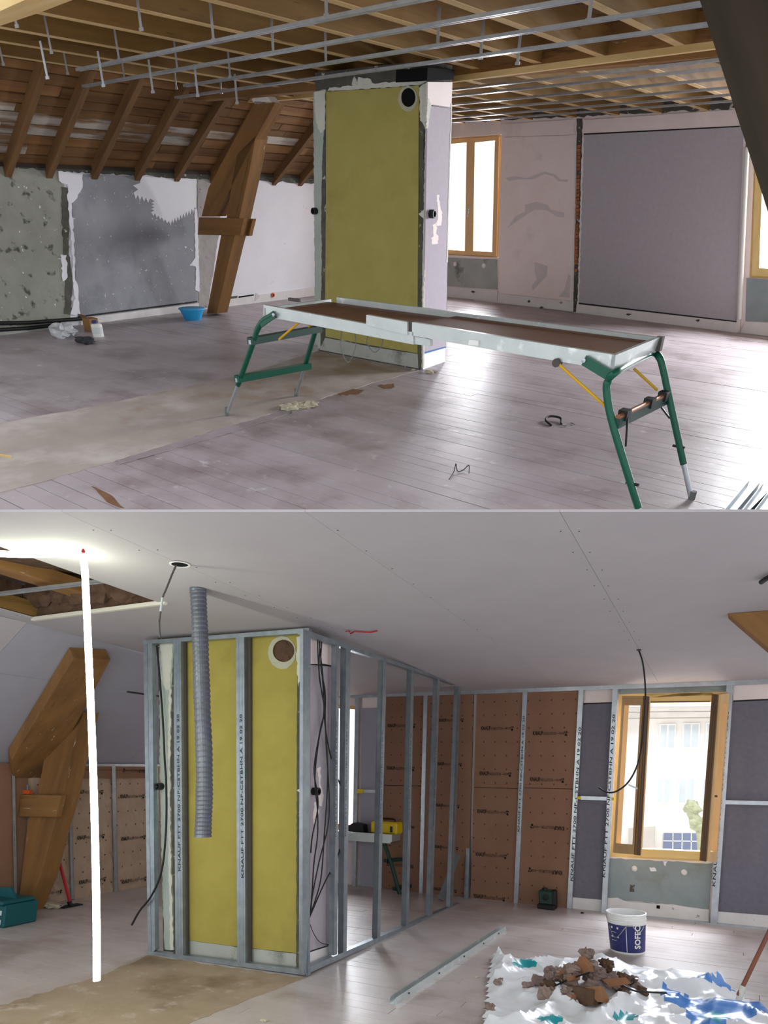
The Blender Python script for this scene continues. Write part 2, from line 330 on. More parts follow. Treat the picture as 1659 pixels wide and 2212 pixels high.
# ---- window wall
m = MB(); D = .26
for q in ([(735, 240), (967, 225), (966, 645), (735, 615)], [(966, 225), (1086, 219), (1083, 290), (966, 298)], [(966, 551), (1077, 557), (1075, 660), (962, 648)],
          [(1083, 219), (1614, 185), (1603, 606), (1600, 726), (1072, 658), (1077, 557), (1083, 290)],
          [(1600, 186), (1900, 165), (1900, 268), (1627, 285), (1626, 390), (1617, 603), (1603, 606), (1614, 300)], [(1603, 603), (1617, 600), (1900, 615), (1900, 770), (1598, 728)]):
    UBW.prism(m, q, 0, D)
wb = single('wall_back', 'patched plaster window wall of the bare attic', 'wall', U, m, M['plaster'], kind='structure')
z7 = zf(950, 220, .4273)
part(wb, 'dark_top_band', pp(UBW, ragged([(735, 238), (967, 223), (1614, 184), (1900, 163)], 0, 30, 1, False) + ragged([(1900, 218), (1590, 234), (1250, 252), (967, 266), (735, 282)], 2.5, 10, 3, False), .012, .012), M['mortar'])  # dark colour added along the wall top, where light had leaked in
def wp(name, q, mt, d=.012, th=.012, label=None): return part(wb, name, pp(UBW, q, d, th), M[mt], label)
wp('cement_apron', z7([(35, 787), (290, 797), (290, 950), (150, 940), (35, 930)]), 'cement', .006, .006, 'bare cement under the casement')
wp('skirting_board', z7([(35, 932), (292, 957), (290, 1013), (35, 986)]), 'base', .02, .02)
wp('filler_band', z7([(328, 112), (690, 88), (690, 166), (328, 179)]), 'plaster', .012, .012)
wp('plaster_panel', z7([(326, 180), (690, 168), (672, 1003), (302, 968)]), 'plaster', .018, .018, 'pinkish plaster panel with grey filler smears')
wp('skirting_board', z7([(295, 968), (673, 1010), (672, 1060), (290, 1014)]), 'base', .03, .03)
for q in ([(330, 385), (380, 375), (440, 385), (530, 352), (585, 368), (610, 392), (650, 392), (645, 405), (600, 402), (570, 375), (530, 365), (470, 392), (400, 392), (350, 400)],
          [(340, 640), (380, 580), (430, 555), (430, 520), (490, 505), (545, 520), (560, 545), (630, 560), (628, 585), (590, 580), (540, 548), (480, 545), (440, 570), (380, 610)],
          [(650, 870), (660, 880), (655, 990), (600, 985), (630, 950)], [(480, 810), (545, 830), (540, 880), (470, 955), (465, 930), (490, 900), (480, 860)]):
    wp('filler_smear', z7(q), 'smear', .0195, .003)
wp('brick_chase', z7([(692, 85), (722, 85), (716, 500), (695, 1062), (674, 1062), (690, 500)]), 'mortar', .006, .006, 'rough mortar chase')
rg = random.Random(8)
for k in range(34):
    yy = 218 + k * 19; cxz = 708 - (yy - 85) * .028
    if rg.random() < .12 or yy > 850: continue
    wp('brick', z7([(cxz - 8, yy), (cxz + 8, yy - 1), (cxz + 8 - rg.uniform(0, 3), yy + 14), (cxz - 8, yy + 15)]), 'brick', rg.uniform(.012, .02), .014)
wp('plaster_lip', z7(ragged([(684, 100), (690, 100), (672, 1055), (664, 1055)], 2, 14, 3)), 'base', .024, .024)
wp('plaster_lip', z7(ragged([(722, 90), (730, 90), (702, 1055), (694, 1055)], 2.5, 14, 4)), 'base', .024, .024)
wp('filler_band', z7([(725, 92), (1480, 40), (1512, 122), (725, 160)]), 'plaster', .014, .014)
wp('shadow_gap', z7([(725, 160), (1514, 121), (1515, 127), (725, 167)]), 'black', .016, .016)
wp('grey_panel', z7([(726, 168), (1540, 126), (1540, 230), (1500, 1110), (697, 1014), (712, 500)]), 'grey', .02, .02, 'large smooth grey wall covering panel')
wp('shadow_gap', z7([(696, 1014), (1500, 1108), (1500, 1114), (695, 1021)]), 'black', .022, .022)
wp('skirting_board', z7([(692, 1022), (1500, 1115), (1502, 1168), (688, 1066)]), 'base', .035, .035)
wp('corner_bead', z7([(1537, 120), (1545, 122), (1507, 1166), (1498, 1166)]), 'base', .03, .03)
wp('cement_apron', z7([(1550, 890), (1800, 905), (1800, 1120), (1545, 1108)]), 'cementb', .006, .006)
wp('skirting_board', z7([(1545, 1110), (1800, 1128), (1800, 1200), (1520, 1168)]), 'base', .03, .03)
for x, yy in ((78, 820), (223, 828)): 
    c = UBW.pt(950 + x * .4273, 220 + yy * .4273, .006); part(wb, 'wall_plug', MB().lathe(c, [(.035, 0), (.035, .012), (.018, .02), (0, .02)], 12, UBW.n), M['base'])
for x, yy, w in ((168, 960, 12), (450, 1008, 7), (615, 1015, 8), (515, 1040, 11), (1305, 1105, 12), (955, 1075, 16)):
    wp('chip', z7(ragged([(x - w, yy), (x, yy - 7), (x + w, yy), (x, yy + 7)], 2, 6, int(x))), 'mortar', .037, .002)
P = [UBW.pt(1614, 318, .04), UBW.pt(1611, 380, .04), UBW.pt(1597, 690, .04)]
part(wb, 'water_pipe', MB().tube(P, .03, 12), M['whiteplas'], label='white vertical pipe beside the grey panel', smooth=True)
def casement(name, label, pl, room, outer, panes, fw, dep, mt, handle=None, d0=-.05):
    w = single(name, label, 'window', room, ring(pl, outer, fw, d0, dep), M[mt], kind='structure', grain=(0, 0, 1))
    for q in panes:
        part(w, 'sash', ring(pl, q[0], q[1], d0 + .02, dep * .8), M[mt], grain=(0, 0, 1))
        part(w, 'pane', pp(pl, inset(q[0], q[1] * .8), d0 - .01, .006), GLASS)
    if handle:
        c = pl.pt(*handle, d0 + .03); mb = MB().box(c - [.014, .014, .05], c + [.014, .012, .05]); mb.bar(c + pl.n * .03 + [0, 0, .005], c + pl.n * .03 + [-.012, 0, -.11], .018, .018); part(w, 'handle', mb, M['alu'])
    return w
def inset(q, w):
    (x0, y0), (x1, y1), (x2, y2), (x3, y3) = q
    return [(x0 + w, y0 + w), (x1 - w, y1 + w), (x2 - w, y2 - w), (x3 + w, y3 - w)]
def ring(pl, q, w, d1, th):
    i = inset(q, w); m = MB()
    for k in range(4): pl.prism(m, [q[k], q[(k + 1) % 4], i[(k + 1) % 4], i[k]], d1, th)
    return m
casement('window_1', 'closed pine double casement window right of the yellow chimney panel', UBW, U, [(938, 299), (1083, 289), (1077, 558), (930, 549)],
         [([(943, 304), (1017, 299), (1013, 551), (935, 546)], 9), ([(1017, 299), (1078, 295), (1072, 553), (1013, 551)], 9)], 7, .1, 'winwood', (1014, 452))
casement('window_2', 'pale pine window at the far right edge of the attic', UBW, U, [(1627, 285), (1800, 272), (1790, 612), (1617, 602)],
         [([(1634, 292), (1792, 280), (1783, 605), (1624, 595)], 16)], 11, .1, 'winpale')
# ---- knee wall
m = MB().box((ULX - .25, 2.2, -.03), (ULX, 11.7, 1.70))
wl = single('wall_left', 'low patched knee wall under the bare roof slope', 'wall', U, m, M['plasterw'], kind='structure')
z4 = zf(0, 340, .3376); z5 = zf(400, 180, .2351)
def lp(name, q, mt, d=.012, th=.012, label=None): return part(wl, name, pp(ULW, q, d, th), M[mt], label)
lp('bare_cement', [(-160, 350), (0, 357), (135, 366), (146, 470), (150, 560), (152, 690), (0, 742), (-160, 775)], 'camo', .01, .01, 'blotched grey green bare cement')
lp('scraped_panel', z4([(470, 105), (1258, 135), (1262, 925), (505, 1015), (480, 700), (465, 420)]), 'greywall', .016, .016, 'scraped grey panel flecked with white')
sp = [(905, 122), (1258, 138), (1255, 330)]
for k in range(18): sp.append((1245 - k * 9, 330 + k * 5 + (22 if k % 2 else -14)))
for k in range(10): sp.append((1080 - k * 11, 415 - k * 6 + (14 if k % 2 else -8)))
for k in range(8): sp.append((975 + (14 if k % 2 else -8), 350 - k * 10))
for k in range(8): sp.append((960 - k * 13, 275 - k * 4 + (20 if k % 2 else -12)))
sp += [(855, 225), (885, 205), (850, 180), (895, 165)]
lp('plaster_remnant', z4(sp), 'plasterw', .02, .005, 'torn white plaster remnant')
lp('plaster_seam', z4(ragged([(370, 85), (530, 105), (525, 190), (480, 285), (455, 300), (468, 420), (478, 600), (480, 740), (495, 830), (512, 1005), (455, 1010), (480, 900), (460, 760), (470, 640), (455, 520), (440, 330), (430, 170), (375, 150)], 6, 22, 6)), 'plasterw', .022, .022, 'ragged white plaster seam')
lp('mortar_groove', z4(ragged([(395, 190), (435, 190), (445, 400), (440, 620), (465, 760), (455, 1000), (415, 1000), (420, 760), (405, 560), (400, 400)], 5, 22, 9)), 'mortar', .018, .018)
lp('plaster_seam', z4(ragged([(392, 620), (425, 630), (430, 780), (400, 790)], 6, 15, 3)), 'plasterw', .021, .021)
lp('plaster_seam', z4(ragged([(1245, 330), (1262, 330), (1278, 860), (1250, 850), (1255, 700), (1215, 690), (1250, 640)], 3, 16, 3)), 'plasterw', .022, .022)
lp('rough_recess', z4(ragged([(1265, 130), (1420, 150), (1400, 500), (1330, 960), (1275, 960), (1270, 850)], 3, 25, 5)), 'recess', .012, .012)
lp('shadow_gap', z4([(505, 1014), (1262, 918), (1262, 928), (505, 1026)]), 'black', .02, .02)
lp('skirting_board', z4([(520, 1030), (1272, 932), (1275, 978), (640, 1076), (520, 1090)]), 'base', .03, .03)
lp('skirting_board', [(486, 645), (560, 637), (700, 618), (720, 616), (720, 636), (640, 646), (484, 668)], 'base', .03, .03)
lp('cement_kerb', z4([(-200, 1110), (0, 1115), (420, 1080), (520, 1085), (520, 1100), (420, 1130), (0, 1185), (-200, 1215)]), 'cement', .05, .05)
for a in ([(-60, 699), (60, 697), (182, 688)], [(-60, 716), (60, 709), (136, 700)]):
    part(wl, 'conduit', MB().tube([ULW.pt(x, yy, .05) for x, yy in a], .022, 10), M['black'], smooth=True, label='black conduit pipe along the wall foot')
lp('rubble_edge', [(-100, 346)] + ragged([(0, 350), (140, 360), (425, 374), (700, 388)], 2, 9, 11, False) + ragged([(700, 396), (425, 386), (140, 369), (0, 360)], 3, 8, 12, False) + [(-100, 358)], 'mortar', .03, .03)
lp('slot', z5([(385, 1962), (480, 1952), (480, 1972), (385, 1985)]), 'mortar', .032, .003)
lp('slot', z5([(490, 1958), (632, 1938), (630, 1950), (492, 1972)]), 'near_black', .032, .003)
lp('torn_filler', z5(ragged([(650, 1925), (690, 1955), (680, 1975), (640, 2000)], 4, 12)), 'smear', .034, .004)
c = ULW.pt(589, 637, .03); part(wl, 'pipe_collar', MB().lathe(c, [(.035, 0), (.035, .015), (.02, .02), (.02, 0)], 14, (1, 0, 0)), M['orange'])
# ---- roof slope: boards and rafters
RA, RB = np.array([ULX + .0, 0, 1.70]), np.array([ULX + 1.13, 0, 2.49]); rs = RB - RA; rs /= np.linalg.norm(rs); rn = np.array([rs[2], 0, -rs[0]])
m = MB(); a, b = RA - rs * .12 - rn * .05, RB + rs * .5 - rn * .05
m.prism([(a[0], 2.2, a[2]), (a[0], 11.7, a[2]), (b[0], 11.7, b[2]), (b[0], 2.2, b[2])], -rn * .05)
rf = single('roof_slope', 'sloping boarded roof with exposed rafters at the left', 'roof', U, m, M['near_black'], kind='structure')
rg = random.Random(4); s0 = -.08; k = 0
while s0 < 1.6:
    w = rg.uniform(.11, .16); ys = [2.25, rg.uniform(3.6, 5.2), rg.uniform(5.8, 7.4), rg.uniform(8, 9.4), 11.6]
    for ya, yb in zip(ys, ys[1:]):
        p = RA + rs * s0; q = RA + rs * (s0 + w - .018); dd = rg.uniform(0, .01)
        mt = 'roofw' if (.1 < s0 < .8 and ya < 6.2 and rg.random() < .85) else 'roofb'
        part(rf, 'roof_board', MB().prism([(p[0], ya + .003, p[2]), (p[0], yb - .003, p[2]), (q[0], yb - .003, q[2]), (q[0], ya + .003, q[2])] - rn * dd, -rn * .03), M[mt], grain=(0, 1, 0))
    s0 += w
for x, yy in ((3, 324), (100, 358), (199, 365), (292, 368), (377, 371), (455, 375), (590, 380), (647, 383), (-90, 330)):
    Y = U.x(x, yy, ULX)[1]; p = RA + rs * (-.06) + [0, Y, 0] + rn * .045; q = RB + rs * .15 + [0, Y, 0] + rn * .045
    part(rf, 'rafter', MB().bar(p, q, .075, .1, rn), M['rafter'], grain=rs)
Y = 11.0; 
part(rf, 'wall_plate', MB().box((ULX - .1, 2.2, 1.69), (ULX + .05, 11.6, 1.73)), M['darktimber'], grain=(0, 1, 0))
# ---- timber ceiling
m = MB().box((ULX + .9, 2.6, ZB + .02), (1.6, 11.6, ZB + .06))
ce = single('ceiling', 'exposed joist ceiling with metal furring channels', 'ceiling', U, m, M['rafter'], kind='structure', grain=(1, 0, 0))
rg = random.Random(5); y = 2.6
while y < 11.5:
    w = rg.uniform(.16, .22)
    for a, b in ((ULX + .9, -5.2), (-5.2, -1.8), (-1.8, 1.6)):
        o = rg.uniform(-.4, .4) if a > -8 else 0; o2 = 0
        part(ce, 'ceiling_board', MB().box((a + .004, y + .003, ZB - rg.uniform(0, .004)), (b - .004, y + w - .003, ZB + .02)), M['dimwood'], grain=(1, 0, 0))
    y += w
JX = [-8.15, -7.45, -6.79, -6.22, -5.5, -4.85, -4.25, -3.63, -3.04, -2.36, -1.72, -1.08, -.45, .2, .85]
YB0 = 6.75                                              # the cross beam
for i, X in enumerate(JX):
    part(ce, 'joist', MB().box((X - .085, 2.6, ZJ), (X - .015, YB0, ZB - .003)), M['joist'], grain=(0, 1, 0))
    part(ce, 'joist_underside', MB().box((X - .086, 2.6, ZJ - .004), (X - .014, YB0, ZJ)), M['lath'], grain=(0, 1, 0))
    X2 = X + .12
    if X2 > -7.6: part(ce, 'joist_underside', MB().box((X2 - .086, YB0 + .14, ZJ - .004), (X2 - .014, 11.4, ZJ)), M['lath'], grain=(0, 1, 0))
    if X2 > -7.6: part(ce, 'joist', MB().box((X2 - .085, YB0 + .14, ZJ), (X2 - .015, 11.4, ZB - .003)), M['joist'], grain=(0, 1, 0))
part(ce, 'cross_beam', MB().box((-8.2, YB0, ZJ - .06), (1.6, YB0 + .14, ZB - .003)), M['truss'], grain=(1, 0, 0))
part(ce, 'beam_batten', MB().bar(U.z(975, 172, 2.38), U.z(1560, 96, 2.38), .05, .04), M['lightwood'], grain=(1, 0, 0))
part(ce, 'joist_trimmer', MB().box((-8.2, 7.5, ZJ - .02), (-5.7, 7.58, ZB - .003)), M['lightwood'], grain=(1, 0, 0))
def channel(mb, a, b, w=.047, h=.018):
    a, b = np.array(a), np.array(b); d = (b - a) / np.linalg.norm(b - a); s = np.cross(d, (0, 0, 1.)); z = np.array([0, 0, 1.])
    pr = [(-w / 2, h), (-w / 2, 0), (-w / 6, 0), (-w / 6, .005), (w / 6, .005), (w / 6, 0), (w / 2, 0), (w / 2, h), (w / 2 - .003, h), (w / 2 - .003, .008), (-w / 2 + .003, .008), (-w / 2 + .003, h)]
    return mb.prism([a + s * u + z * v for u, v in pr], b - a)
RAILS = [((169, 154), (925, 0)), ((182, 189), (1270, 0)), ((400, 188), (1512, 14)), ((381, 213), (1524, 58))]
FAR = [((968, 197), (1556, 132)), ((968, 211), (1562, 150)), ((968, 229), (1570, 172)), ((968, 243), (1576, 192)), ((968, 257), (1582, 207)), ((968, 266), (1588, 220))]
for a, b in RAILS + FAR:
    A, B = U.z(*a, ZR if a[0] < 900 else 2.38), U.z(*b, ZR if a[0] < 900 else 2.38); d = B - A; B = B + d * (.35 if b[1] < 1 else .25)
    if a[0] > 900: A = A - d * .5
    part(ce, 'furring_channel', channel(MB(), A, B), M['steel'])
for (x, y1, y2) in ((36, 40, 55), (111, 80, 112), (7, 112, 138), (305, 24, 62), (461, 56, 85), (257, 107, 128), (383, 127, 148), (497, 146, 165), (146, 132, 158), (269, 148, 168), (381, 165, 190), (704, 112, 136), (590, 90, 112), (1038, 98, 124), (945, 74, 100), (1272, 8, 42), (1118, 120, 136), (705, 22, 32), (478, 178, 200)):
    P = U.z(x, y2, ZR + .02); part(ce, 'hanger', MB().box(P - [.012, .0015, 0], P + [.012, .0015, .2]).box(P - [.02, .003, .012], P + [.02, .003, .006]), M['steel'])
for (x, y1, y2) in ((102, 125, 166), (223, 146, 183), (330, 166, 197), (427, 175, 205), (512, 191, 221)):
    P = U.z(x, y2, 2.18); part(ce, 'hanger', MB().box(P - [.013, .0015, 0], P + [.013, .0015, .2]).box(P - [.022, .003, .014], P + [.022, .003, .004]), M['steel'])
# ---- trusses
Yt = 6.95; TP = Plane(U, (0, Yt, 0), (0, 1, 0))
tr = thing('roof_truss', 'brown timber roof truss with forked brace standing against the knee wall', 'timber frame', U, U.z(447, 678))
part(tr, 'brace', MB().prism(TP.pts(z5([(640, 165), (830, 175), (650, 500), (440, 920), (290, 1222), (150, 1222), (215, 960)])), (0, .16, 0)), M['truss'], grain=TP.pt(560, 220) - TP.pt(440, 460))
part(tr, 'post', MB().prism(TP.pts(z5([(650, 480), (590, 800), (500, 1225), (430, 1500), (290, 2116), (198, 2118), (330, 1400), (382, 1225), (432, 900), (480, 650)])), (0, .2, 0)), M['truss'], grain=TP.pt(540, 300) - TP.pt(460, 670))
part(tr, 'clamp_beam', MB().prism(TP.pts(z5([(128, 1232), (540, 1242), (505, 1398), (115, 1388)]), .06), (0, .06, 0)), M['truss'], grain=(1, 0, 0))
TP2 = Plane(U, (0, Yt + .2, 0), (0, 1, 0))
part(tr, 'clamp_beam', MB().prism(TP2.pts(z5([(128, 1236), (622, 1244), (585, 1402), (115, 1392)])), (0, .06, 0)), M['truss'], grain=(1, 0, 0))
part(tr, 'packing_block', MB().prism(TP.pts(z5([(610, 150), (650, 105), (745, 115), (800, 180), (640, 190)])), (0, .14, 0)), M['base'])
Y2 = 4.3; TQ = Plane(U, (0, Y2, 0), (0, 1, 0))
ta, tb2 = TQ.pt(1505, -20), TQ.pt(1659, 458); td = (tb2 - ta) / (tb2[2] - ta[2])     # leaning edge, per metre of height
lo_, hi_ = ta + td * (0 - ta[2]), ta + td * (ZB - .02 - ta[2])
single('truss_timber', 'dark leaning truss timber at the upper right corner of the attic', 'timber beam', U, MB().prism([lo_, hi_, hi_ + [.42, 0, 0], lo_ + [.3, 0, 0]], (0, .18, 0)), M['darktimber'], grain=td)
single('tie_beam', 'pale sawn tie beam crossing the upper left corner', 'timber beam', U, MB().prism([U.z(x, yy, 2.30) for x, yy in ((-60, 78), (0, 56), (81, 29), (162, -2), (620, -175), (480, -175), (58, -2), (0, 24), (-60, 48))], (0, 0, .16)), M['lightwood'], grain=U.z(0, 56, 2.3) - U.z(81, 29, 2.3))
# ---- chimney breast
A, B, Cc = U.z(688, 757), U.z(907, 799), U.z(963, 779)
CF = wall(U, (688, 757), (907, 799)); CS = wall(U, (907, 799), (963, 779))
ch = thing('chimney_breast', 'square chimney breast faced with a mustard yellow panel and a round flue hole', 'chimney', U, (A + B) / 2 + [0, .25, 0])
z6 = zf(640, 130, .3119)
tl, trr, tb = CF.pt(681, 165), CF.pt(925, 148), CS.pt(978, 165)
dp = np.array([-.05, .57, 0])
core = MB(); zt = 2.44
fr = [A, B, np.array([*trr[:2], zt]), np.array([*tl[:2], zt])]
sd_ = CS.pts([(963, 779), (976, 160)]); bk4 = [A + (Cc - B), sd_[0], np.array([*sd_[1][:2], zt]), fr[3] + (Cc - B)]
core.add(fr + bk4, [[3, 2, 1, 0], [4, 5, 6, 7], [0, 1, 5, 4], [1, 2, 6, 5], [2, 3, 7, 6], [3, 0, 4, 7]])
part(ch, 'body', core, M['darkband'])
def cp(pl, name, q, mt, d=.01, th=.01, label=None): return part(ch, name, pp(pl, q, d, th), M[mt], label)
cp(CF, 'edge_strip', z6(ragged([(118, 222), (195, 200), (190, 480), (178, 700), (172, 1000), (176, 1300), (172, 1660), (168, 1990), (150, 2000), (128, 1660), (122, 900)], 2.5, 20, 2)), 'strip', .014, .014, 'grey green edge strip')
cp(CF, 'edge_filler', z6(ragged([(125, 225), (200, 205), (195, 470), (170, 510), (150, 470), (130, 380)], 4, 18, 4)), 'cream', .02, .02)
cp(CF, 'mortar_joint', z6(ragged([(180, 300), (205, 215), (210, 900), (203, 1640), (203, 1990), (170, 1990), (178, 1300), (176, 700)], 2, 20, 5)), 'mortar', .008, .008)
hole = [(903 - 21 + 0, 0)]
hc = (882, 210.5); hr = [(hc[0] + 15.5 * math.cos(a), hc[1] + 20.5 * math.sin(a)) for a in [2 * math.pi * k / 28 for k in range(28)]]
# yellow panel with a real opening for the flue
def holed(pl, outer, hq, d1, th):
    m = MB(); n = len(outer); h = len(hq); P = pl.pts(outer, d1); Q = pl.pts(hq, d1); back = -pl.n * th
    bm = bmesh.new(); vo = [bm.verts.new(p) for p in P]; vh = [bm.verts.new(p) for p in Q]
    es = [bm.edges.new((vo[i], vo[(i + 1) % n])) for i in range(n)] + [bm.edges.new((vh[i], vh[(i + 1) % h])) for i in range(h)]
    r = bmesh.ops.triangle_fill(bm, use_beauty=True, edges=es); bm.verts.index_update()
    vs = [np.array(v.co) for v in bm.verts]; fs = [[v.index for v in f.verts] for f in bm.faces]; bm.free()
    m.add(vs, fs); m.add([v + back for v in vs], fs)
    for R_ in (P, Q):
        k = len(R_); m.add(list(R_) + [p + back for p in R_], [[i, (i + 1) % k, (i + 1) % k + k, i + k] for i in range(k)])
    return m
part(ch, 'yellow_panel', holed(CF, z6([(207, 218), (520, 200), (848, 176), (845, 900), (838, 1720), (838, 2030), (520, 1975), (203, 1915), (200, 1640), (206, 900)]), hr, .022, .022), M['yellow'])
part(ch, 'flue_ring', holed(CF, ragged([(hc[0] + 21 * math.cos(a) - 1, hc[1] + 3 + 28 * math.sin(a)) for a in [2 * math.pi * k / 16 for k in range(16)]], 1, 9, 3), hr, .026, .004), M['ringc'])
c = CF.pt(*hc, .02); part(ch, 'flue_lining', MB().prism(CF.pts(hr, .018), -CF.n * .004), M['near_black'])
cp(CF, 'plinth', z6([(200, 1922), (520, 1985), (840, 2035), (845, 2135), (520, 2075), (160, 2005)]), 'cement', .016, .016)
cp(CF, 'mortar_joint', z6(ragged([(845, 180), (905, 165), (880, 600), (890, 1000), (870, 1700), (868, 2135), (838, 2130), (840, 1700), (848, 900)], 3, 20, 7)), 'mortar', .012, .012)
cp(CF, 'edge_filler', z6(ragged([(850, 190), (910, 150), (918, 330), (900, 470), (860, 420)], 5, 16, 8)), 'cream', .018, .018)
cp(CF, 'edge_filler', z6(ragged([(893, 450), (908, 450), (890, 1200), (880, 1700), (878, 2130), (868, 2130), (872, 1500), (885, 900)], 2.5, 18, 9)), 'cream', .02, .02)
cp(CF, 'edge_filler', z6(ragged([(225, 195), (420, 170), (430, 120), (510, 125), (530, 160), (700, 150), (880, 110), (900, 150), (850, 172), (520, 196), (215, 214)], 5, 18, 15)), 'cream', .012, .012)
cp(CF, 'torn_tape', z6([(845, 1065), (885, 1040), (885, 1100)]), 'cream', .026, .008)
cp(CS, 'side_board', z6([(912, 150), (1082, 152), (1075, 330), (950, 312), (910, 310)]), 'plaster', .012, .012)
cp(CS, 'shadow_gap', z6([(945, 308), (1074, 328), (1073, 336), (945, 316)]), 'black', .014, .014)
cp(CS, 'side_panel', z6([(910, 314), (1073, 336), (1052, 1100), (1036, 1985), (880, 2030), (888, 1500)]), 'mauve', .013, .013, 'mauve grey side panel')
cp(CS, 'side_plinth', z6([(880, 2032), (1036, 1988), (1034, 2088), (878, 2142)]), 'plasterw', .02, .02)
cp(CS, 'blue_line', z6([(880, 2026), (1036, 1984), (1036, 1992), (880, 2036)]), 'bluetack', .022, .01)
for q in ([(975, 935), (990, 930), (992, 1000), (1010, 1060), (1005, 1140), (985, 1150), (960, 1150), (980, 1100), (978, 1010)], [(945, 1140), (975, 1125), (968, 1200), (985, 1215), (980, 1270), (940, 1272), (935, 1235), (950, 1215)]):
    cp(CS, 'bare_patch', z6(ragged(q, 4, 12, 3)), 'plaster', .0145, .002)
cp(CS, 'torn_edge', z6(ragged([(908, 250), (935, 300), (910, 470), (900, 470)], 4, 14, 3)), 'cream', .016, .016)
cp(CS, 'torn_edge', z6(ragged([(1072, 300), (1080, 300), (1050, 1400), (1040, 1400)], 1.5, 25, 3)), 'cream', .016, .016)
for pl, x, yy, r in ((CF, 683, 456, .03), (CS, 929, 462, .035)):
    part(ch, 'pipe_stub', MB().lathe(pl.pt(x, yy, .012), [(r, 0), (r, .05), (r * .7, .05), (r * .65, .02), (0, .02)], 16, pl.n), M['black'], label='black pipe stub', smooth=True)
part(ch, 'flue_box', MB().prism(CS.pts([(924, 146), (982, 150), (980, 172), (922, 174)], .05), -CS.n * .3), M['near_black'])
# ---- work platform
YF, YK = 3.545, 4.22; BF = Plane(U, (0, YF, 0), (0, 1, 0)); BK = Plane(U, (0, YK, 0), (0, 1, 0)); zb = zf(850, 640, .4877); z8 = zf(460, 620, .3255)
wp_ = thing('work_platform', 'telescopic aluminium work platform on splayed green legs', 'work platform', U, [-2.6, 3.9, 0])
def wpart(n, mb, mt, label=None, **k): return part(wp_, n, mb, M[mt], label, **k)
wpart('front_rail', MB().prism(BF.pts(z8([(335, 118), (1018, 246), (1330, 300), (1330, 382), (335, 192)])), (0, .03, 0)), 'alu')
wpart('front_rail', MB().prism(BF.pts([(890, 696), (1110, 732), (1330, 767), (1326, 801), (1110, 764), (890, 725)]), (0, .03, 0)), 'alu')
wpart('sleeve', MB().prism(BF.pts([(791, 680), (880, 696), (880, 724), (791, 702)], .01), (0, .03, 0)), 'alu')
wpart('sleeve', MB().prism(BF.pts([(893, 726), (929, 733), (929, 748), (893, 743)], -.01), (0, .03, 0)), 'alu')
wpart('joint_gap', MB().prism(BF.pts([(880, 694), (890, 696), (890, 726), (880, 724)], -.005), (0, .02, 0)), 'gasket')
zt_ = .838; xl = BF.pt(569, 658)[0]; xr = BF.pt(1330, 767)[0]; xm = BF.pt(790, 690)[0]
wpart('deck', MB().box((xl + .02, YF + .03, zt_ - .035), (xm + .5, YK - .03, zt_ - .015)), 'brownply')
wpart('deck', MB().box((xm + .25, YF + .03, zt_ - .02), (xr - .015, YK - .03, zt_)), 'brownply')
wpart('back_rail', MB().box((xl + .1, YK - .03, zt_ - .06), (xr - .02, YK, zt_ + .022)), 'alu')
wpart('end_rail', MB().prism([BF.pt(1330, 767), BF.pt(1326, 801), (xr - .02, YK, .785), (xr - .01, YK, .862)], (-.02, 0, 0)), 'alu')
wpart('end_rail', MB().box((xl, YF, zt_ - .06), (xl + .02, YK, zt_ + .0)), 'alu')
wpart('corner_cap', MB().box((xr - .03, YK - .02, zt_ - .05), (xr + .005, YK + .02, zt_ + .025)), 'gasket')
wpart('latch', MB().prism(BF.pts(zb([(335, 193), (375, 197), (375, 220), (330, 214)]), .012), (0, .02, 0)), 'whiteplas')
wpart('latch', MB().box(U.y(636, 648, YK) - [.06, .01, .01], U.y(636, 648, YK) + [.06, .01, .012]), 'gasket')
def f0(p): p = np.array(p); p[2] = max(p[2], 0.01); return p
# near-camera trestle (right) : one bent tube
nl = [BF.pt(*p, .0) for p in ((1379, 1098), (1325.5, 923), (1311, 850), (1314, 822), (1330, 803))]
fl_ = [BK.pt(*p) for p in ((1406, 764), (1424, 772), (1433, 800), (1442.5, 845), (1477, 1003))]
ft = nl[0] + (nl[0] - nl[1]) * ((nl[0][2]) / (nl[1][2] - nl[0][2]))
wpart('leg_frame', MB().tube(smoothpath([nl[0], nl[1], nl[2], nl[3], nl[4] + [0, .03, .0], fl_[0], fl_[1], fl_[2], fl_[3], fl_[4]], 6), .02, 12), 'green', smooth=True)
wpart('extension_leg', MB().tube([nl[0], ft], .015, 10), 'steel', smooth=True)
e = fl_[4] + (fl_[4] - fl_[3]) * (fl_[4][2] / (fl_[3][2] - fl_[4][2])); wpart('extension_leg', MB().tube([fl_[4], e], .015, 10), 'steel', smooth=True)
for p in (ft, e): wpart('rubber_foot', MB().tube([p, p + [0, 0, .05]], .02, 10), 'rubber')
c1, c2 = BF.pt(1335, 902), BK.pt(1440, 852)
wpart('cross_bar', MB().tube([c1, c2], .016, 10), 'copper', smooth=True); wpart('step', MB().bar(c1 - [0, 0, .03], c2 - [0, 0, .03], .03, .05), 'dgreen')
for u in (.12, .62, .93): p = c1 + (c2 - c1) * u; wpart('bracket', MB().box(p - [.025, .03, .025], p + [.025, .03, .025]), 'black')
wpart('side_plate', MB().bar(BF.pt(1262, 778, .015), BF.pt(1318, 812, .015), .05, .012, (0, 1, 0)), 'green')
q = BF.pt(1262, 778, .02); wpart('rivet', MB().lathe(q, [(.012, 0), (.012, .012), (0, .014)], 12, (0, -1, 0)), 'steel')
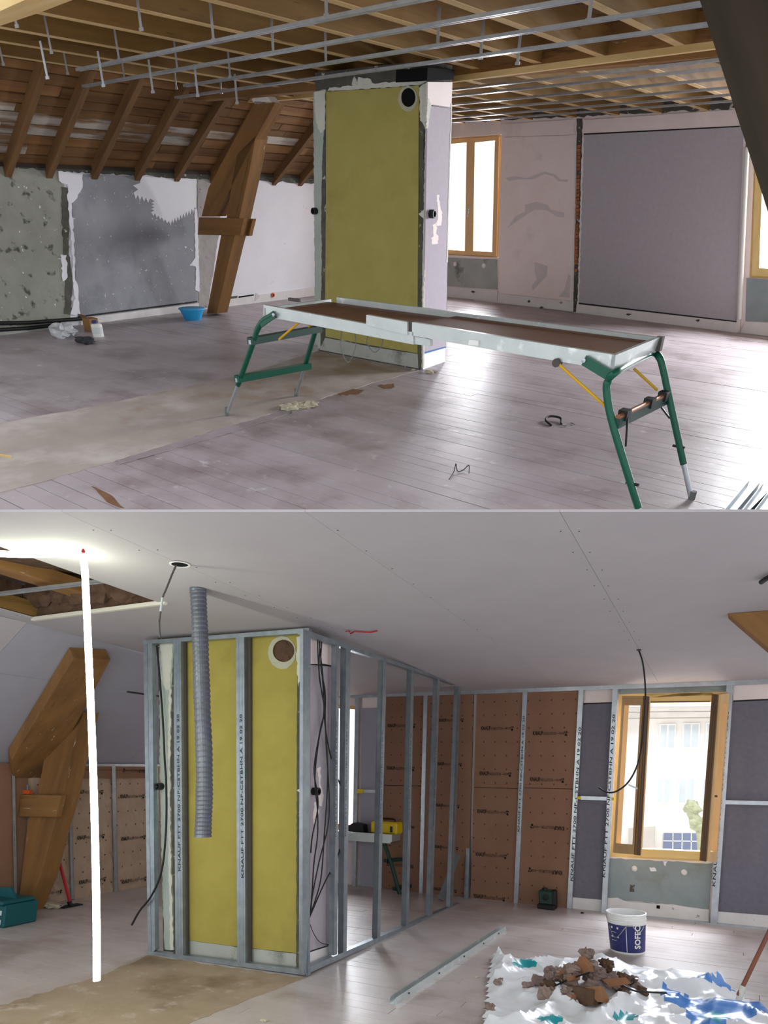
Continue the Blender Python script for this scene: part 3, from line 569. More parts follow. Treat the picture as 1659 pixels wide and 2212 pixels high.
wpart('stay_rod', MB().tube([BF.pt(1206, 786, .01), BF.pt(1313, 882, -.02)], .008, 8), 'yrod', smooth=True); wpart('stay_rod', MB().tube([BK.pt(1369, 796, .05), BK.pt(1420, 843)], .008, 8), 'yrod', smooth=True)
wpart('stay_joint', MB().lathe(BF.pt(1204, 783, .0), [(.022, -.02), (.022, .02)], 10, (0, 1, 0)), 'gasket')
for a, b in (((1356, 898), (1352, 964)), ((1418, 866), (1447, 904))):
    pl = BF if a[0] < 1400 else BK; wpart('brace_rod', MB().tube([pl.pt(*a, -.08 if pl is BF else 0), pl.pt(*b)], .006, 6), 'black')
for pl, x, yy in ((BF, 1366, 1045), (BK, 1466, 965)):
    p = pl.pt(x, yy); wpart('lock_pin', MB().tube([p + [-.035, 0, 0], p + [.035, 0, 0]], .008, 8), 'black')
# far trestle (left)
n2 = [BF.pt(*p) for p in ((593, 679), (570, 692), (556, 712), (548, 737), (514, 832))]; n3 = U.z(491, 899); n3[2] = .02
wpart('leg_frame', MB().tube(smoothpath(n2, 5), .02, 12), 'green', smooth=True); wpart('extension_leg', MB().tube([n2[4], n3], .014, 10), 'steel', smooth=True)
f2 = [BK.pt(*p) for p in ((690, 690), (684, 706), (657, 797))]; f3 = U.z(640, 857); f3[2] = .02
wpart('leg', MB().tube(f2, .02, 12), 'green', smooth=True); wpart('extension_leg', MB().tube([f2[2], f3], .014, 10), 'steel', smooth=True)
for p in (n3, f3): wpart('rubber_foot', MB().tube([p - [0, 0, .02], p + [.01, 0, .05]], .019, 10), 'rubber')
for a, b, mt in (((540, 737), (690, 710), 'dgreen'), ((511, 819), (668, 790), 'green')):
    A_, B_ = BF.pt(*a, .03), BK.pt(*b, -.02); wpart('step', MB().bar(A_, B_, .06, .045), mt)
    wpart('step_clamp', MB().lathe(BF.pt(a[0] + 6, a[1] + 1), [(.033, -.014), (.033, .014)], 14), 'steel', smooth=True)
wpart('side_plate', MB().bar(BF.pt(593, 679, .012), BF.pt(563, 700, .012), .045, .012, (0, 1, 0)), 'green'); wpart('rivet', MB().lathe(BF.pt(592, 680, .02), [(.011, 0), (.011, .01), (0, .012)], 12, (0, -1, 0)), 'steel')
wpart('stay_rod', MB().tube([BF.pt(649, 694, -.03), BF.pt(603, 733, -.05)], .008, 8), 'yrod', smooth=True); wpart('stay_rod', MB().tube([BK.pt(670, 700, .1), BK.pt(662, 722, .1)], .008, 8), 'yrod', smooth=True)
for x0, x1, y0, y1 in ((736, 768, 716, 783), (793, 826, 724, 761)):
    P = [BF.pt(x, yy, -.12) for x, yy in ((x0 + 2, y0), (x0, (y0 + y1) / 2), ((x0 + x1) / 2, y1), (x1, (y0 + y1) / 2), (x1 - 1, y0))]
    wpart('wire_loop', MB().tube(smoothpath(P, 8), .0028, 6), 'rubber', 'thin hanging wire loop')
# ---- small things on the upper floor
c = U.z(417, 690); 
bs = thing('washbowl', 'round blue plastic bowl at the foot of the roof truss', 'bowl', U, c)
k = .17
part(bs, 'bowl', MB().lathe(c, [(0, 0), (k * .62, 0), (k * .7, .02), (k * .98, .13), (k * 1.04, .135), (k * 1.04, .145), (k * .96, .14), (k * .66, .025), (0, .02)], 32), M['blue'], smooth=True)
part(bs, 'rim', MB().lathe(c, [(k * .96, .142), (k * 1.06, .142), (k * 1.07, .136), (k * 1.06, .13), (k * .97, .134)], 32), M['blue'], smooth=True)
c = U.z(140, 728); single('plastic_bag', 'crumpled clear plastic bag by the grey wall', 'bag', U, MB().blob(c + [0, 0, .07], .17, .12, .08, .35, 14, 8, 3), M['bag'])
c = U.z(186, 741); single('dark_rag', 'small dark rag beside the crumpled plastic bag', 'rag', U, MB().blob(c + [0, 0, .03], .16, .1, .035, .3, 14, 6, 4), M['darkrag'])
c = U.z(190, 716); bx = thing('cardboard_box', 'small open cardboard box behind the paint can', 'box', U, c)
part(bx, 'carton', MB().box(c + [-.08, 0, 0], c + [.08, .12, .15]), M['card']); part(bx, 'flap', MB().prism([c + [-.08, 0, .15], c + [.08, 0, .15], c + [.08, -.05, .2], c + [-.08, -.05, .2]], (0, .004, 0)), M['card'])
c = U.z(213, 727); cn = thing('spray_can', 'white can with a blue cap in front of the cardboard box', 'can', U, c)
part(cn, 'can', MB().lathe(c, [(.062, 0), (.064, .01), (.064, .13), (.05, .145)], 20), M['whiteplas'], smooth=True); part(cn, 'cap', MB().lathe(c + [-.03, 0, .14], [(.032, 0), (.032, .03), (.025, .036)], 14), M['navy'], smooth=True)
part(cn, 'label_band', MB().lathe(c, [(.065, .035), (.065, .11)], 20), M['paper'])
c = U.z(645, 882); cl = thing('dirty_cloth', 'dirty cream cloth lying on the floor under the platform', 'cloth', U, c)
mb = MB(); rg = random.Random(2)
for k, (x, yy, r) in enumerate(((625, 884, .09), (643, 880, .085), (660, 878, .08), (676, 877, .055))): mb.blob(U.z(x, yy) + [0, 0, .012], r, r * .9, .025, .3, 12, 6, k)
part(cl, 'fabric', mb, M['rag']); part(cl, 'frayed_edge', MB().tube(smoothpath([U.z(604, 888) + [0, 0, .006], U.z(612, 878) + [0, 0, .02], U.z(626, 880) + [0, 0, .01], U.z(630, 893) + [0, 0, .006]], 6), .006, 6), M['rubber'])
def wire(name, label, cat, room, q, r, mt, zz=None, lift=.008):
    P = [room.z(x, yy) + [0, 0, lift + (zz[i] if zz else 0)] for i, (x, yy) in enumerate(q)]
    return single(name, label, cat, room, MB().tube(smoothpath(P, 6), r, 8), M[mt], smooth=True)
wire('clamp_hook', 'bent black metal hook on the floor between the platform legs', 'hook', U, [(1212, 918), (1209, 909), (1186, 907), (1178, 912), (1190, 921)], .009, 'black', [0, .015, .02, .01, 0])
wire('cord_piece', 'short curly wire next to the black hook', 'wire', U, [(1213, 921), (1222, 922), (1232, 916), (1241, 919)], .003, 'rubber')
wire('twisted_wire', 'small tangle of dark wire in the middle of the floor', 'wire', U, [(970, 1038), (980, 1022), (984, 1014), (988, 1020), (1000, 1018), (1012, 1014), (1013, 1024)], .0032, 'black', [0, 0, .03, 0, 0, .02, 0])
for i, (p, w, q) in enumerate((((1588, 1109), .045, (1628, 1058)), ((1612, 1112), .045, (1650, 1064)), ((1640, 1114), .045, (1680, 1072)))):
    a, b = U.z(*p), U.z(*q); d = b - a; a = a - d * .5; mb = channel(MB(), a + [0, 0, .0], b + [0, 0, .0], .085, .06)
    mb.v = [v + [0, 0, .001] for v in mb.v]
    single('steel_profile', ('outer left steel profile lying at the lower right of the attic floor', 'middle steel profile lying at the lower right of the attic floor', 'rightmost steel profile lying at the lower right of the attic floor')[i], 'metal profile', U, mb, M['steeld'], group='loose steel profiles on the attic floor')
single('wood_stick', 'short yellow wood stick at the left edge of the floor', 'stick', U, MB().bar(U.z(-8, 984) + [0, 0, .008], U.z(25, 990) + [0, 0, .008], .015, .012), M['lightwood'], grain=(1, 0, 0))
for i, (x, yy) in enumerate(((926, 806), (938, 804), (893, 801))):
    single('plaster_crumb', ('brown plaster lump fallen by the chimney corner', 'flat plaster flake fallen by the chimney corner', 'small plaster crumb below the chimney plinth')[i], 'plaster crumb', U, MB().blob(U.z(x, yy) + [0, 0, .01], (.05, .04, .02)[i], .03, (.02, .008, .012)[i], .3, 9, 5, i), M['rag'])
# ================================================================== LOWER SET: the same attic being lined
LFW, LSW, LBW = wall(L, (325, 2062), (662, 2110)), wall(L, (662, 2110), (1015, 1940)), wall(L, (1015, 1940), (1659, 2008))
LLX = -6.73; LLW = Plane(L, (LLX, 0, 0), (1, 0, 0)); LF = Plane(L, (0, 0, 0), (0, 0, 1)); LC = Plane(L, (0, 4.45, 2.65), (0, .12, 3.65))
def zc(y): return 2.65 - (y - 4.45) * .12 / 3.65
z3 = zf(0, 1106, .3376); zl = zf(0, 1380, .2804); zp = zf(280, 1330, .3662); zs = zf(620, 1330, .3661); zw = zf(1000, 1440, .3972)
# ---- floor
fl2 = single('floor', 'pale strip wood floor of the attic being plasterboarded', 'floor', L, MB().box((LLX - .1, 1.0, -.06), (2.4, 8.35, -.032)), M['subfloor'], kind='structure')
rg = random.Random(13); y = 1.0
while y < 8.25:
    xs = sorted([LLX - .05, LLX + rg.uniform(1.5, 4), LLX + rg.uniform(4.5, 7.2), 2.4])
    for a, b in zip(xs, xs[1:]):
        part(fl2, 'floor_plank', MB().box((a + .002, y + .0015, -.032), (b - .002, y + .1135, rg.uniform(-.001, .001))), M['floorl'])
    y += .115
part(fl2, 'screed_patch', MB().prism(LF.pts(ragged([(322, 2064), (660, 2113), (560, 2150), (420, 2205), (250, 2300), (-100, 2300), (-100, 2205), (0, 2172), (215, 2108)], 2, 16, 4), .004), (0, 0, -.004)), M['patchl'], label='brown screed strip in front of the stud partition')
# ---- ceiling sheets
c0, c1_ = LC.pt(-500, 1106), LC.pt(2200, 1106)
def yc(x): return c0[1] + (x - c0[0]) * (c1_[1] - c0[1]) / (c1_[0] - c0[0])
def cz3(x, y): return np.array([x, y, zc(y)])
def holed3(P, Q, back):
    m = MB(); n = len(P); h = len(Q); back = np.array(back)
    bm = bmesh.new(); vo = [bm.verts.new(p) for p in P]; vh = [bm.verts.new(p) for p in Q]
    es = [bm.edges.new((vo[i], vo[(i + 1) % n])) for i in range(n)] + [bm.edges.new((vh[i], vh[(i + 1) % h])) for i in range(h)]
    bmesh.ops.triangle_fill(bm, use_beauty=True, edges=es); bm.verts.index_update()
    vs = [np.array(v.co) for v in bm.verts]; fs = [[v.index for v in f.verts] for f in bm.faces]; bm.free()
    m.add(vs, fs); m.add([v + back for v in vs], fs)
    for R_ in (P, Q):
        k = len(R_); m.add(list(R_) + [p + back for p in R_], [[i, (i + 1) % k, (i + 1) % k + k, i + k] for i in range(k)])
    return m
nq = np.cross(L.ray(0, 1106), L.ray(1659, 1106))
def zlim(x, y): return L.hh - (nq[0] * x + nq[1] * y) / nq[2]      # underside of the upper set's floor edge
XS = [-5.2, -2.845, -1.72, -.61, .55, 1.7, 2.6]
ce2 = thing('ceiling', 'new plasterboard ceiling with visible sheet joints', 'ceiling', L, (-2, 5, 2.6), kind='structure')
hr_, hl_ = LC.pt(345, 1302), LC.pt(73, 1336); hx1, hx0, hy1, hy0 = hr_[0] - .0, hl_[0], (hr_[1] + hl_[1]) / 2, 1.8
for i, (a, b) in enumerate(zip(XS, XS[1:])):
    P = [cz3(a + .001, yc(a) if a > -7 else 1), cz3(b - .001, yc(b)), cz3(b - .001, 8.2), cz3(a + .001, 8.2)]
    if i == 0: mb = holed3(P, [cz3(hx0, hy0), cz3(hx1, hy0), cz3(hx1, hy1), cz3(hx0, hy1)], (0, 0, .013))
    else: mb = MB().prism(P, (0, 0, .013))
    part(ce2, 'ceiling_sheet', mb, M['board'])
for a in XS[1:-1]: part(ce2, 'joint_light_stop', MB().prism([cz3(a - .03, yc(a - .03) + .03), cz3(a + .03, yc(a + .03) + .03), cz3(a + .03, 8.2), cz3(a - .03, 8.2)] + np.array([0, 0, .0135]), (0, 0, .004)), M['gasket'])  # added strips above the sheets stop sky light leaking through the joints
rg = random.Random(21)
for X in (-2.8, -2.89, -1.7, -.57, -.65, .6):
    for k in range(9):
        y = yc(X) + .25 + k * .32
        if y > 7.9: break
        p = cz3(X + rg.uniform(-.01, .01), y); part(ce2, 'screw_head', MB().lathe(p, [(.005, 0), (.005, -.0015), (0, -.0015)], 6), M['gasket'])
part(ce2, 'hatch_edge', MB().box((hx0 - .02, hy1 - .012, zc(hy1) - .018), (hx1 + .06, hy1 + .02, zc(hy1) + .012)), M['boardedge'], label='pale cut plasterboard edge of the hatch')
def lid(x, y, up, th): z0 = min(zc(y) + up, zlim(x, y) - th - .03); return np.array([x, y, z0])
def loft(name, x0, x1, y0, y1, up, th, mt, gr=(0, 1, 0)):
    def yf(x, y):
        while zlim(x, y) - th - .03 < zc(y) + .014: y += .02
        return y
    a = [lid(x, y, up, th) for x, y in ((x0, yf(x0, y0)), (x1, yf(x1, y0)), (x1, y1), (x0, y1))]; part(ce2, name, MB().prism(a, (0, 0, th)), M[mt], grain=gr)
loft('hatch_joist', hx0 + .5, hx0 + .68, 2.3, 4.1, .12, .1, 'truss'); loft('hatch_joist', hx1 + .0, hx1 + .07, 2.2, 4.1, .02, .14, 'joist')
loft('hatch_rim', hx0 - .06, hx0, 2.3, 4.1, .02, .12, 'joist')
part(ce2, 'hatch_rail', channel(MB(), LC.pt(-60, 1293, -.06), LC.pt(225, 1258, -.06), .047, .02), M['steel'])
loft('loft_lining', hx0 - .8, hx1 + .3, 1.2, 4.4, .45, .02, 'wool'); loft('hatch_wool', hx0 - .22, hx0 - .08, 2.0, 4.2, .013, .26, 'wool')
loft('hatch_wool', hx0 - .1, hx1 + .2, hy1 + .02, hy1 + .1, .013, .36, 'wool')
rg = random.Random(6)
for i in range(6):
    x, y = hx0 + .05 + i * .24, hy1 - .05; part(ce2, 'mineral_wool', MB().blob((x, y + .05, zc(y) + .2 + rg.uniform(-.03, .05)), .16, .1, .14, .3, 9, 6, i), M['wool'])
# sloping ceiling
S0, S1 = np.array([LLX + .0, 0, 1.53]), np.array([-5.2, 0, 2.68]); sv = S1 - S0; sn = np.array([sv[2], 0, -sv[0]]); sn /= np.linalg.norm(sn)
SL = Plane(L, S0, sn)
sl = thing('roof_slope', 'sloping plasterboard ceiling above the insulated knee wall', 'ceiling', L, (-5.8, 5, 1.6), kind='structure')
for fa, fb in ((-.02, .66), (.664, 1.0)):
    for ya, yb in ((1.6, 3.6), (3.604, 6.2), (6.204, 8.3)):
        p, q = S0 + sv * fa, S0 + sv * fb
        part(sl, 'slope_sheet', MB().prism([(p[0], ya, p[2]), (p[0], yb, p[2]), (q[0], yb, q[2]), (q[0], ya, q[2])], -sn * .013), M['boardb'] if ya > 3.6 else M['board'])
q0, q1 = S0 + sv * .655, S0 + sv * .669
part(sl, 'shadow_gap', MB().prism([(q0[0], 5.2, q0[2]) , (q0[0], 8.2, q0[2]), (q1[0], 8.2, q1[2]), (q1[0], 5.2, q1[2])] + sn * .001, -sn * .004), M['black'])
# ---- knee wall with kraft faced insulation
wl2 = single('wall_left', 'low knee wall lined with kraft faced insulation between metal studs', 'wall', L, MB().box((LLX - .2, 1.6, -.05), (LLX - .03, 8.4, 1.55)), M['plasterw'], kind='structure')
def crinkle(pl, quad, d, nx=14, ny=22, amp=.012, seed=0):
    rg = np.random.RandomState(seed); N_ = rg.uniform(-1, 1, (ny + 1, nx + 1)); N_[0] = N_[-1] = 0; N_[:, 0] = N_[:, -1] = 0
    N_ = (N_ + np.roll(N_, 1, 1) * .6) * amp; a, b, c, e = [pl.pt(x, y, d) for x, y in quad]; vs = []
    for j in range(ny + 1):
        for i in range(nx + 1):
            u, v = i / nx, j / ny; vs.append((a * (1 - u) + b * u) * (1 - v) + (e * (1 - u) + c * u) * v + pl.n * N_[j, i])
    f = [[j * (nx + 1) + i, j * (nx + 1) + i + 1, (j + 1) * (nx + 1) + i + 1, (j + 1) * (nx + 1) + i] for j in range(ny) for i in range(nx)]
    m = MB().add(vs, f); m.add([v - pl.n * .05 for v in vs], f)
    return m
def logo():
    bm = bmesh.new()
    def tx(s, size, bold, x, y, sx=1.):
        me = textmesh(s, size, bold); me.transform(Matrix.Translation((x, y, 0)) @ Matrix.Diagonal((sx, 1, 1, 1))); w = max(v.co.x for v in me.vertices); bm.from_mesh(me); bpy.data.meshes.remove(me); return w
    w = tx('KNAUF', 1., .035, 0, 0, .72); w = tx('INSULATION', .78, .0, w + .06, 0, .66)
    for k in range(6): pass
    v = [bm.verts.new(p) for p in ((w + .2, .22, 0), (w + .6, .22, 0), (w + .6, .3, 0), (w + .2, .3, 0))]; bm.faces.new(v)
    w2 = tx('ECOSE', .5, .01, w + .72, .12, .8)
    for x, y, r in ((w2 + .28, .0, .26), (w2 + .1, .5, .13), (w2 + .5, .48, .17)):
        bm.faces.new([bm.verts.new((x + r * math.cos(a), y + r * math.sin(a), 0)) for a in [2 * math.pi * k / 14 for k in range(14)]])
    me = bpy.data.meshes.new('print'); bm.to_mesh(me); bm.free(); me.materials.append(M['ink']); return me
LOGO = logo(); LW = max(v.co.x for v in LOGO.vertices)
def stamp(root, pl, a, b, d, flip=False):
    A, B = pl.pt(*a, d), pl.pt(*b, d); ux = (B - A) / LW; ux[2] = 0; s = np.linalg.norm(ux); uy = np.array([0, 0, s * 1.25])
    if flip: A, ux, uy = B + [0, 0, s * .8], -ux, -uy
    return put(root, 'print', LOGO, A, ux, uy)
def stud(pl, t0, t1, b0, b1, d=.0, dep=.048, web=1, ribs=True):
    """C-shaped metal stud: t0,t1 top pixels and b0,b1 bottom pixels of its front face"""
    P = [pl.pt(*q, d) for q in (t0, t1, b1, b0)]; n = -pl.n; m = MB().prism(P, n * .002)
    i, j = (1, 2) if web > 0 else (0, 3); s = (P[0] - P[1]) if web > 0 else (P[1] - P[0]); s = s / np.linalg.norm(s) * .002
    m.prism([P[i], P[i] + n * dep, P[j] + n * dep, P[j]], s)
    m.prism([p + n * dep for p in P], n * .002)
    if ribs:
        for u in (.22, .6):
            q = [P[0] + (P[1] - P[0]) * u, P[0] + (P[1] - P[0]) * (u + .14), P[3] + (P[2] - P[3]) * (u + .14), P[3] + (P[2] - P[3]) * u]; m.prism([p - n * .002 for p in q], n * .003)
    return m
STXT = textmesh('KNAUF FTT 2700 NF-CSTBHN A 19 02 20', 1., .01); STXT.materials.append(M['studink']); SW = max(v.co.x for v in STXT.vertices)
def studtext(root, pl, a, b, d=.004):
    """printing that runs up a stud from pixel a to pixel b"""
    A, B = pl.pt(*a, d), pl.pt(*b, d); ux = (B - A) / SW; s = np.linalg.norm(ux); r = np.cross(ux, pl.n); r = r / np.linalg.norm(r) * s * .42
    return put(root, 'print', STXT, A, ux, -r if np.cross(ux, r) @ pl.n < 0 else r)
def lk(name, q, mt, d=.0, th=.03, label=None): return part(wl2, name, pp(LLW, q, d, th), M[mt], label)
for i, (q, mt) in enumerate((([(-260, 955), (95, 960), (112, 2110), (-260, 2200)], 'kraft'), ([(110, 1000), (215, 1000), (240, 2080), (130, 2100)], 'kraft'), ([(215, 1000), (525, 985), (545, 2010), (215, 2075)], 'kraftl'),
                             ([(550, 978), (862, 978), (888, 1960), (572, 2006)], 'kraftl'), ([(890, 978), (1185, 980), (1212, 1905), (908, 1956)], 'kraftl'), ([(1215, 980), (1480, 985), (1490, 1860), (1238, 1902)], 'kraftl'))):
    q = zl(q); p = part(wl2, 'insulation_panel', crinkle(LLW, q, 0, seed=i) if mt == 'kraftl' else pp(LLW, q, 0, .04), M[mt])
    pr_ = {0: [], 2: [((290, 1985), (475, 1970))], 3: [((580, 1195), (795, 1190)), ((595, 1548), (805, 1530)), ((608, 1892), (815, 1868))], 4: [((925, 1228), (1112, 1222)), ((933, 1556), (1120, 1540)), ((938, 1888), (1127, 1858))]}.get(i, [])
    for a, b in pr_: stamp(p, LLW, zl([a])[0], zl([b])[0], .016)
for q in ([(550, 978), (862, 978), (864, 1075), (552, 1078)], [(890, 978), (1185, 980), (1188, 1072), (892, 1076)]):
    p = lk('facing_flap', zl(q), 'kraft', .02, .01)
stamp(p, LLW, zl([(945, 1030)])[0], zl([(1120, 1030)])[0], .022, True)
for t0, t1, b0, b1 in (((92, 1000), (118, 1000), (112, 2105), (138, 2105)), ((525, 978), (548, 978), (548, 2010), (572, 2006)), ((862, 975), (890, 975), (882, 1962), (908, 1958)), ((1182, 975), (1216, 975), (1206, 1908), (1240, 1902)), ((205, 1125), (222, 1122), (210, 1500), (232, 1500))):
    s_ = part(wl2, 'stud', stud(LLW, *zl([t0, t1, b0, b1]), .03), M['steel'])
studtext(s_, LLW, *zl([(120, 1680), (108, 1400)]), .036)
lk('top_track', zl([(440, 962), (1490, 965), (1490, 985), (440, 980)]), 'steel', .035, .05)
lk('bottom_track', zl([(240, 2070), (570, 2010), (1240, 1903), (1490, 1862), (1490, 1872), (1240, 1916), (570, 2026), (240, 2088)]), 'steel', .035, .05)
# ---- window wall
m = MB(); W0, W1, W2, W3 = (1337.6, 1499.6), (1567, 1492), (1539, 1862), (1317, 1851)
for q in ([(540, 1425), (690, 1425), (690, 1975), (540, 1960)], [(690, 1425), (780, 1425), (776, 1525), (690, 1520)], [(690, 1785), (770, 1790), (770, 1975), (690, 1975)],
          [(780, 1425), (1340, 1425), W0, W3, (1310, 2020), (770, 1985), (770, 1790), (776, 1525)], [(1340, 1425), (1575, 1425), W1, W0], [W3, W2, (1535, 2040), (1310, 2020)], [(1575, 1425), (1950, 1410), (1950, 2090), (1535, 2040), W2, W1]):
    LBW.prism(m, q, -.06, .24)
wb2 = single('wall_back', 'window wall half covered with kraft faced insulation and metal studs', 'wall', L, m, M['plaster'], kind='structure')
def wq(name, q, mt, d=.0, th=.03, label=None): return part(wb2, name, pp(LBW, q, d, th), M[mt], label)
for q, st in ((zw([(76, 130), (326, 122), (276, 1285), (40, 1262)]), [((98, 345), (276, 348)), ((90, 590), (264, 592)), ((78, 795), (250, 802)), ((70, 1028), (238, 1036)), ((62, 1256), (230, 1264))]),
              (zw([(350, 120), (630, 112), (566, 1315), (300, 1290)]), [((380, 372), (570, 376)), ((365, 622), (552, 628)), ((368, 885), (552, 890), 1), ((355, 1125), (540, 1132), 1)])):
    p = wq('insulation_panel', q, 'kraft')
    for s_ in st: stamp(p, LBW, zw([s_[0]])[0], zw([s_[1]])[0], .002, len(s_) > 2)
for q, st in ((zs([(585, 462), (806, 458), (779, 1648), (560, 1625)]), [((593, 658), (757, 660)), ((588, 908), (752, 910)), ((640, 1255), (752, 1255), 1), ((586, 1482), (745, 1490), 1)]),
              (zs([(828, 458), (1100, 445), (1068, 1690), (798, 1655)]), [((895, 625), (1042, 628)), ((882, 882), (1032, 886)), ((876, 1125), (1018, 1128)), ((872, 1370), (1010, 1375)), ((866, 1618), (1002, 1622))])):
    p = wq('insulation_panel', q, 'kraft')
    for s_ in st: stamp(p, LBW, zs([s_[0]])[0], zs([s_[1]])[0], .002, len(s_) > 2)
for q in (zw([(62, 655), (298, 662), (298, 665), (62, 658)]), zw([(332, 658), (598, 664), (598, 667), (332, 661)]), zs([(575, 998), (792, 1003), (792, 1007), (575, 1002)])):
    wq('sheet_joint', q, 'ink', .001, .002)
wq('plaster_panel', zs([(440, 545), (572, 545), (560, 1600), (430, 1590)]), 'boardb', -.03, .02); wq('plaster_band', zs([(445, 455), (585, 452), (584, 540), (444, 548)]), 'plaster', -.04, .02)
wq('plaster_band', zw([(655, 90), (815, 90), (812, 194), (652, 200)]), 'plaster', -.045, .015)
wq('shadow_gap', zw([(652, 198), (812, 193), (812, 202), (652, 208)]), 'black', -.042, .015)
wq('grey_panel', zw([(652, 206), (812, 200), (752, 1266), (590, 1252)]), 'greyl', -.04, .02); wq('skirting_board', zw([(590, 1254), (752, 1268), (752, 1345), (590, 1330)]), 'base', -.03, .03)
wq('cement_lintel', zw([(842, 85), (1436, 75), (1432, 135), (850, 150)]), 'cementb', -.05, .01)
wq('cement_apron', zw(ragged([(795, 1042), (1357, 1072), (1337, 1325), (1100, 1290), (900, 1275), (778, 1255)], 3, 30, 3)), 'cementb', -.05, .01)
wq('skirting_board', zw(ragged([(778, 1258), (840, 1258), (900, 1280), (1140, 1295), (1337, 1322), (1337, 1420), (776, 1365)], 2, 30, 3)), 'base', -.035, .025)
wq('plaster_fleck', zw(ragged([(1015, 1092), (1050, 1095), (1055, 1112), (1020, 1115)], 3, 10, 3)), 'plasterw', -.047, .003); wq('plaster_fleck', zw(ragged([(1090, 1058), (1112, 1060), (1100, 1085), (1092, 1080)], 3, 8, 3)), 'plasterw', -.047, .003)
wq('chip', zw(ragged([(910, 1185), (935, 1190), (930, 1225), (905, 1225)], 3, 9, 3)), 'mortar', -.047, .003); wq('chip', zw([(1053, 1298), (1072, 1300), (1070, 1318), (1052, 1314)]), 'near_black', -.03, .006)
for x, y in ((933, 1098), (1203, 1118)): part(wb2, 'wall_plug', MB().lathe(LBW.pt(*zw([(x, y)])[0], -.05), [(.03, 0), (.03, .012), (.012, .02), (0, .02)], 12, LBW.n), M['base'])
wq('plaster_band', zw([(1470, 80), (1900, 60), (1900, 165), (1470, 186)]), 'plaster', -.045, .015); wq('shadow_gap', zw([(1470, 184), (1900, 163), (1900, 172), (1470, 193)]), 'black', -.042, .015)
wq('grey_panel', zw([(1468, 192), (1900, 172), (1900, 1370), (1388, 1330)]), 'greyl', -.04, .02); wq('skirting_board', zw([(1386, 1332), (1900, 1372), (1900, 1480), (1378, 1420)]), 'base', -.03, .03)
sp_ = []
for t0, t1, b0, b1 in (((326, 120), (351, 119), (275, 1288), (299, 1291)), ((630, 112), (657, 111), (565, 1315), (591, 1318)), ((815, 108), (843, 107), (752, 1338), (781, 1341)), ((1435, 88), (1472, 86), (1345, 1400), (1383, 1404)), ((1560, 84), (1561, 84), (1500, 1420), (1501, 1420))):
    if t0[0] == 1560: continue
    sp_.append(part(wb2, 'stud', stud(LBW, *zw([t0, t1, b0, b1]), .02), M['steel']))
studtext(sp_[0], LBW, *zw([(306, 900), (336, 270)]), .026); studtext(sp_[1], LBW, *zw([(597, 1170), (642, 330)]), .026); studtext(sp_[2], LBW, *zw([(772, 1150), (828, 260)]), .026); studtext(sp_[3], LBW, *zw([(1372, 1200), (1446, 240)]), .026)
for t0, t1, b0, b1 in (((806, 460), (829, 460), (778, 1648), (799, 1652)), ((402, 470), (426, 470), (382, 1600), (404, 1603))):
    s_ = part(wb2, 'stud', stud(LBW, *zs([t0, t1, b0, b1]), .02), M['steel'])
wq('top_track', [(700, 1500), (1030, 1490), (1660, 1466), (1800, 1460), (1800, 1470), (1660, 1477), (1030, 1499), (700, 1509)], 'steel', .024, .05)
wq('bottom_track', [(700, 1916), (1015, 1944), (1310, 1972), (1660, 2006), (1800, 2020), (1800, 2030), (1660, 2014), (1310, 1980), (1015, 1951), (700, 1922)], 'steel', .03, .06)
wq('cross_rail', zw([(640, 704), (782, 708), (781, 728), (640, 724)]), 'steel', .015, .02); wq('cross_rail', zw([(1412, 726), (1900, 738), (1900, 760), (1410, 748)]), 'steel', .015, .02)
wq('cross_rail', zs([(445, 1025), (540, 1028), (540, 1048), (445, 1044)]), 'steel', .015, .02)
for q in (zw([(620, 706), (640, 706), (640, 722), (620, 722)]), zw([(808, 712), (824, 712), (824, 728), (808, 728)]), zs([(414, 1022), (448, 1024), (448, 1046), (414, 1048)])): wq('clip', q, 'ybox', .03, .02)
# window with both sashes swung in
w3 = single('window_3', 'open pine window with both sashes swung into the room', 'window', L, ring(LBW, [W0, W1, W2, W3], 9, -.08, .1), M['winpale'], kind='structure', grain=(1, 0, 0))
part(w3, 'sill', pp(LBW, zw([(945, 990), (1290, 1006), (1300, 1048), (900, 1030)]), -.07, .14), M['winpale'], grain=(1, 0, 0))
part(w3, 'head', pp(LBW, zw([(990, 150), (1360, 140), (1358, 190), (990, 196)]), -.08, .1), M['winpale'], grain=(1, 0, 0))
part(w3, 'lock_strip', pp(LBW, zw([(1005, 190), (1345, 186), (1345, 192), (1005, 196)]), -.078, .01), M['gasket'])
def swing(Hp, px, w):
    """the point on the ray of px that lies w metres (in plan) from the hinge, on the camera side"""
    d = L.ray(*px); a = d[0] ** 2 + d[1] ** 2; e = L.o - Hp; b = 2 * (d[0] * e[0] + d[1] * e[1]); c = e[0] ** 2 + e[1] ** 2 - w * w; D_ = max(b * b - 4 * a * c, 0)
    return L.o + d * (-b - math.sqrt(D_)) / (2 * a)
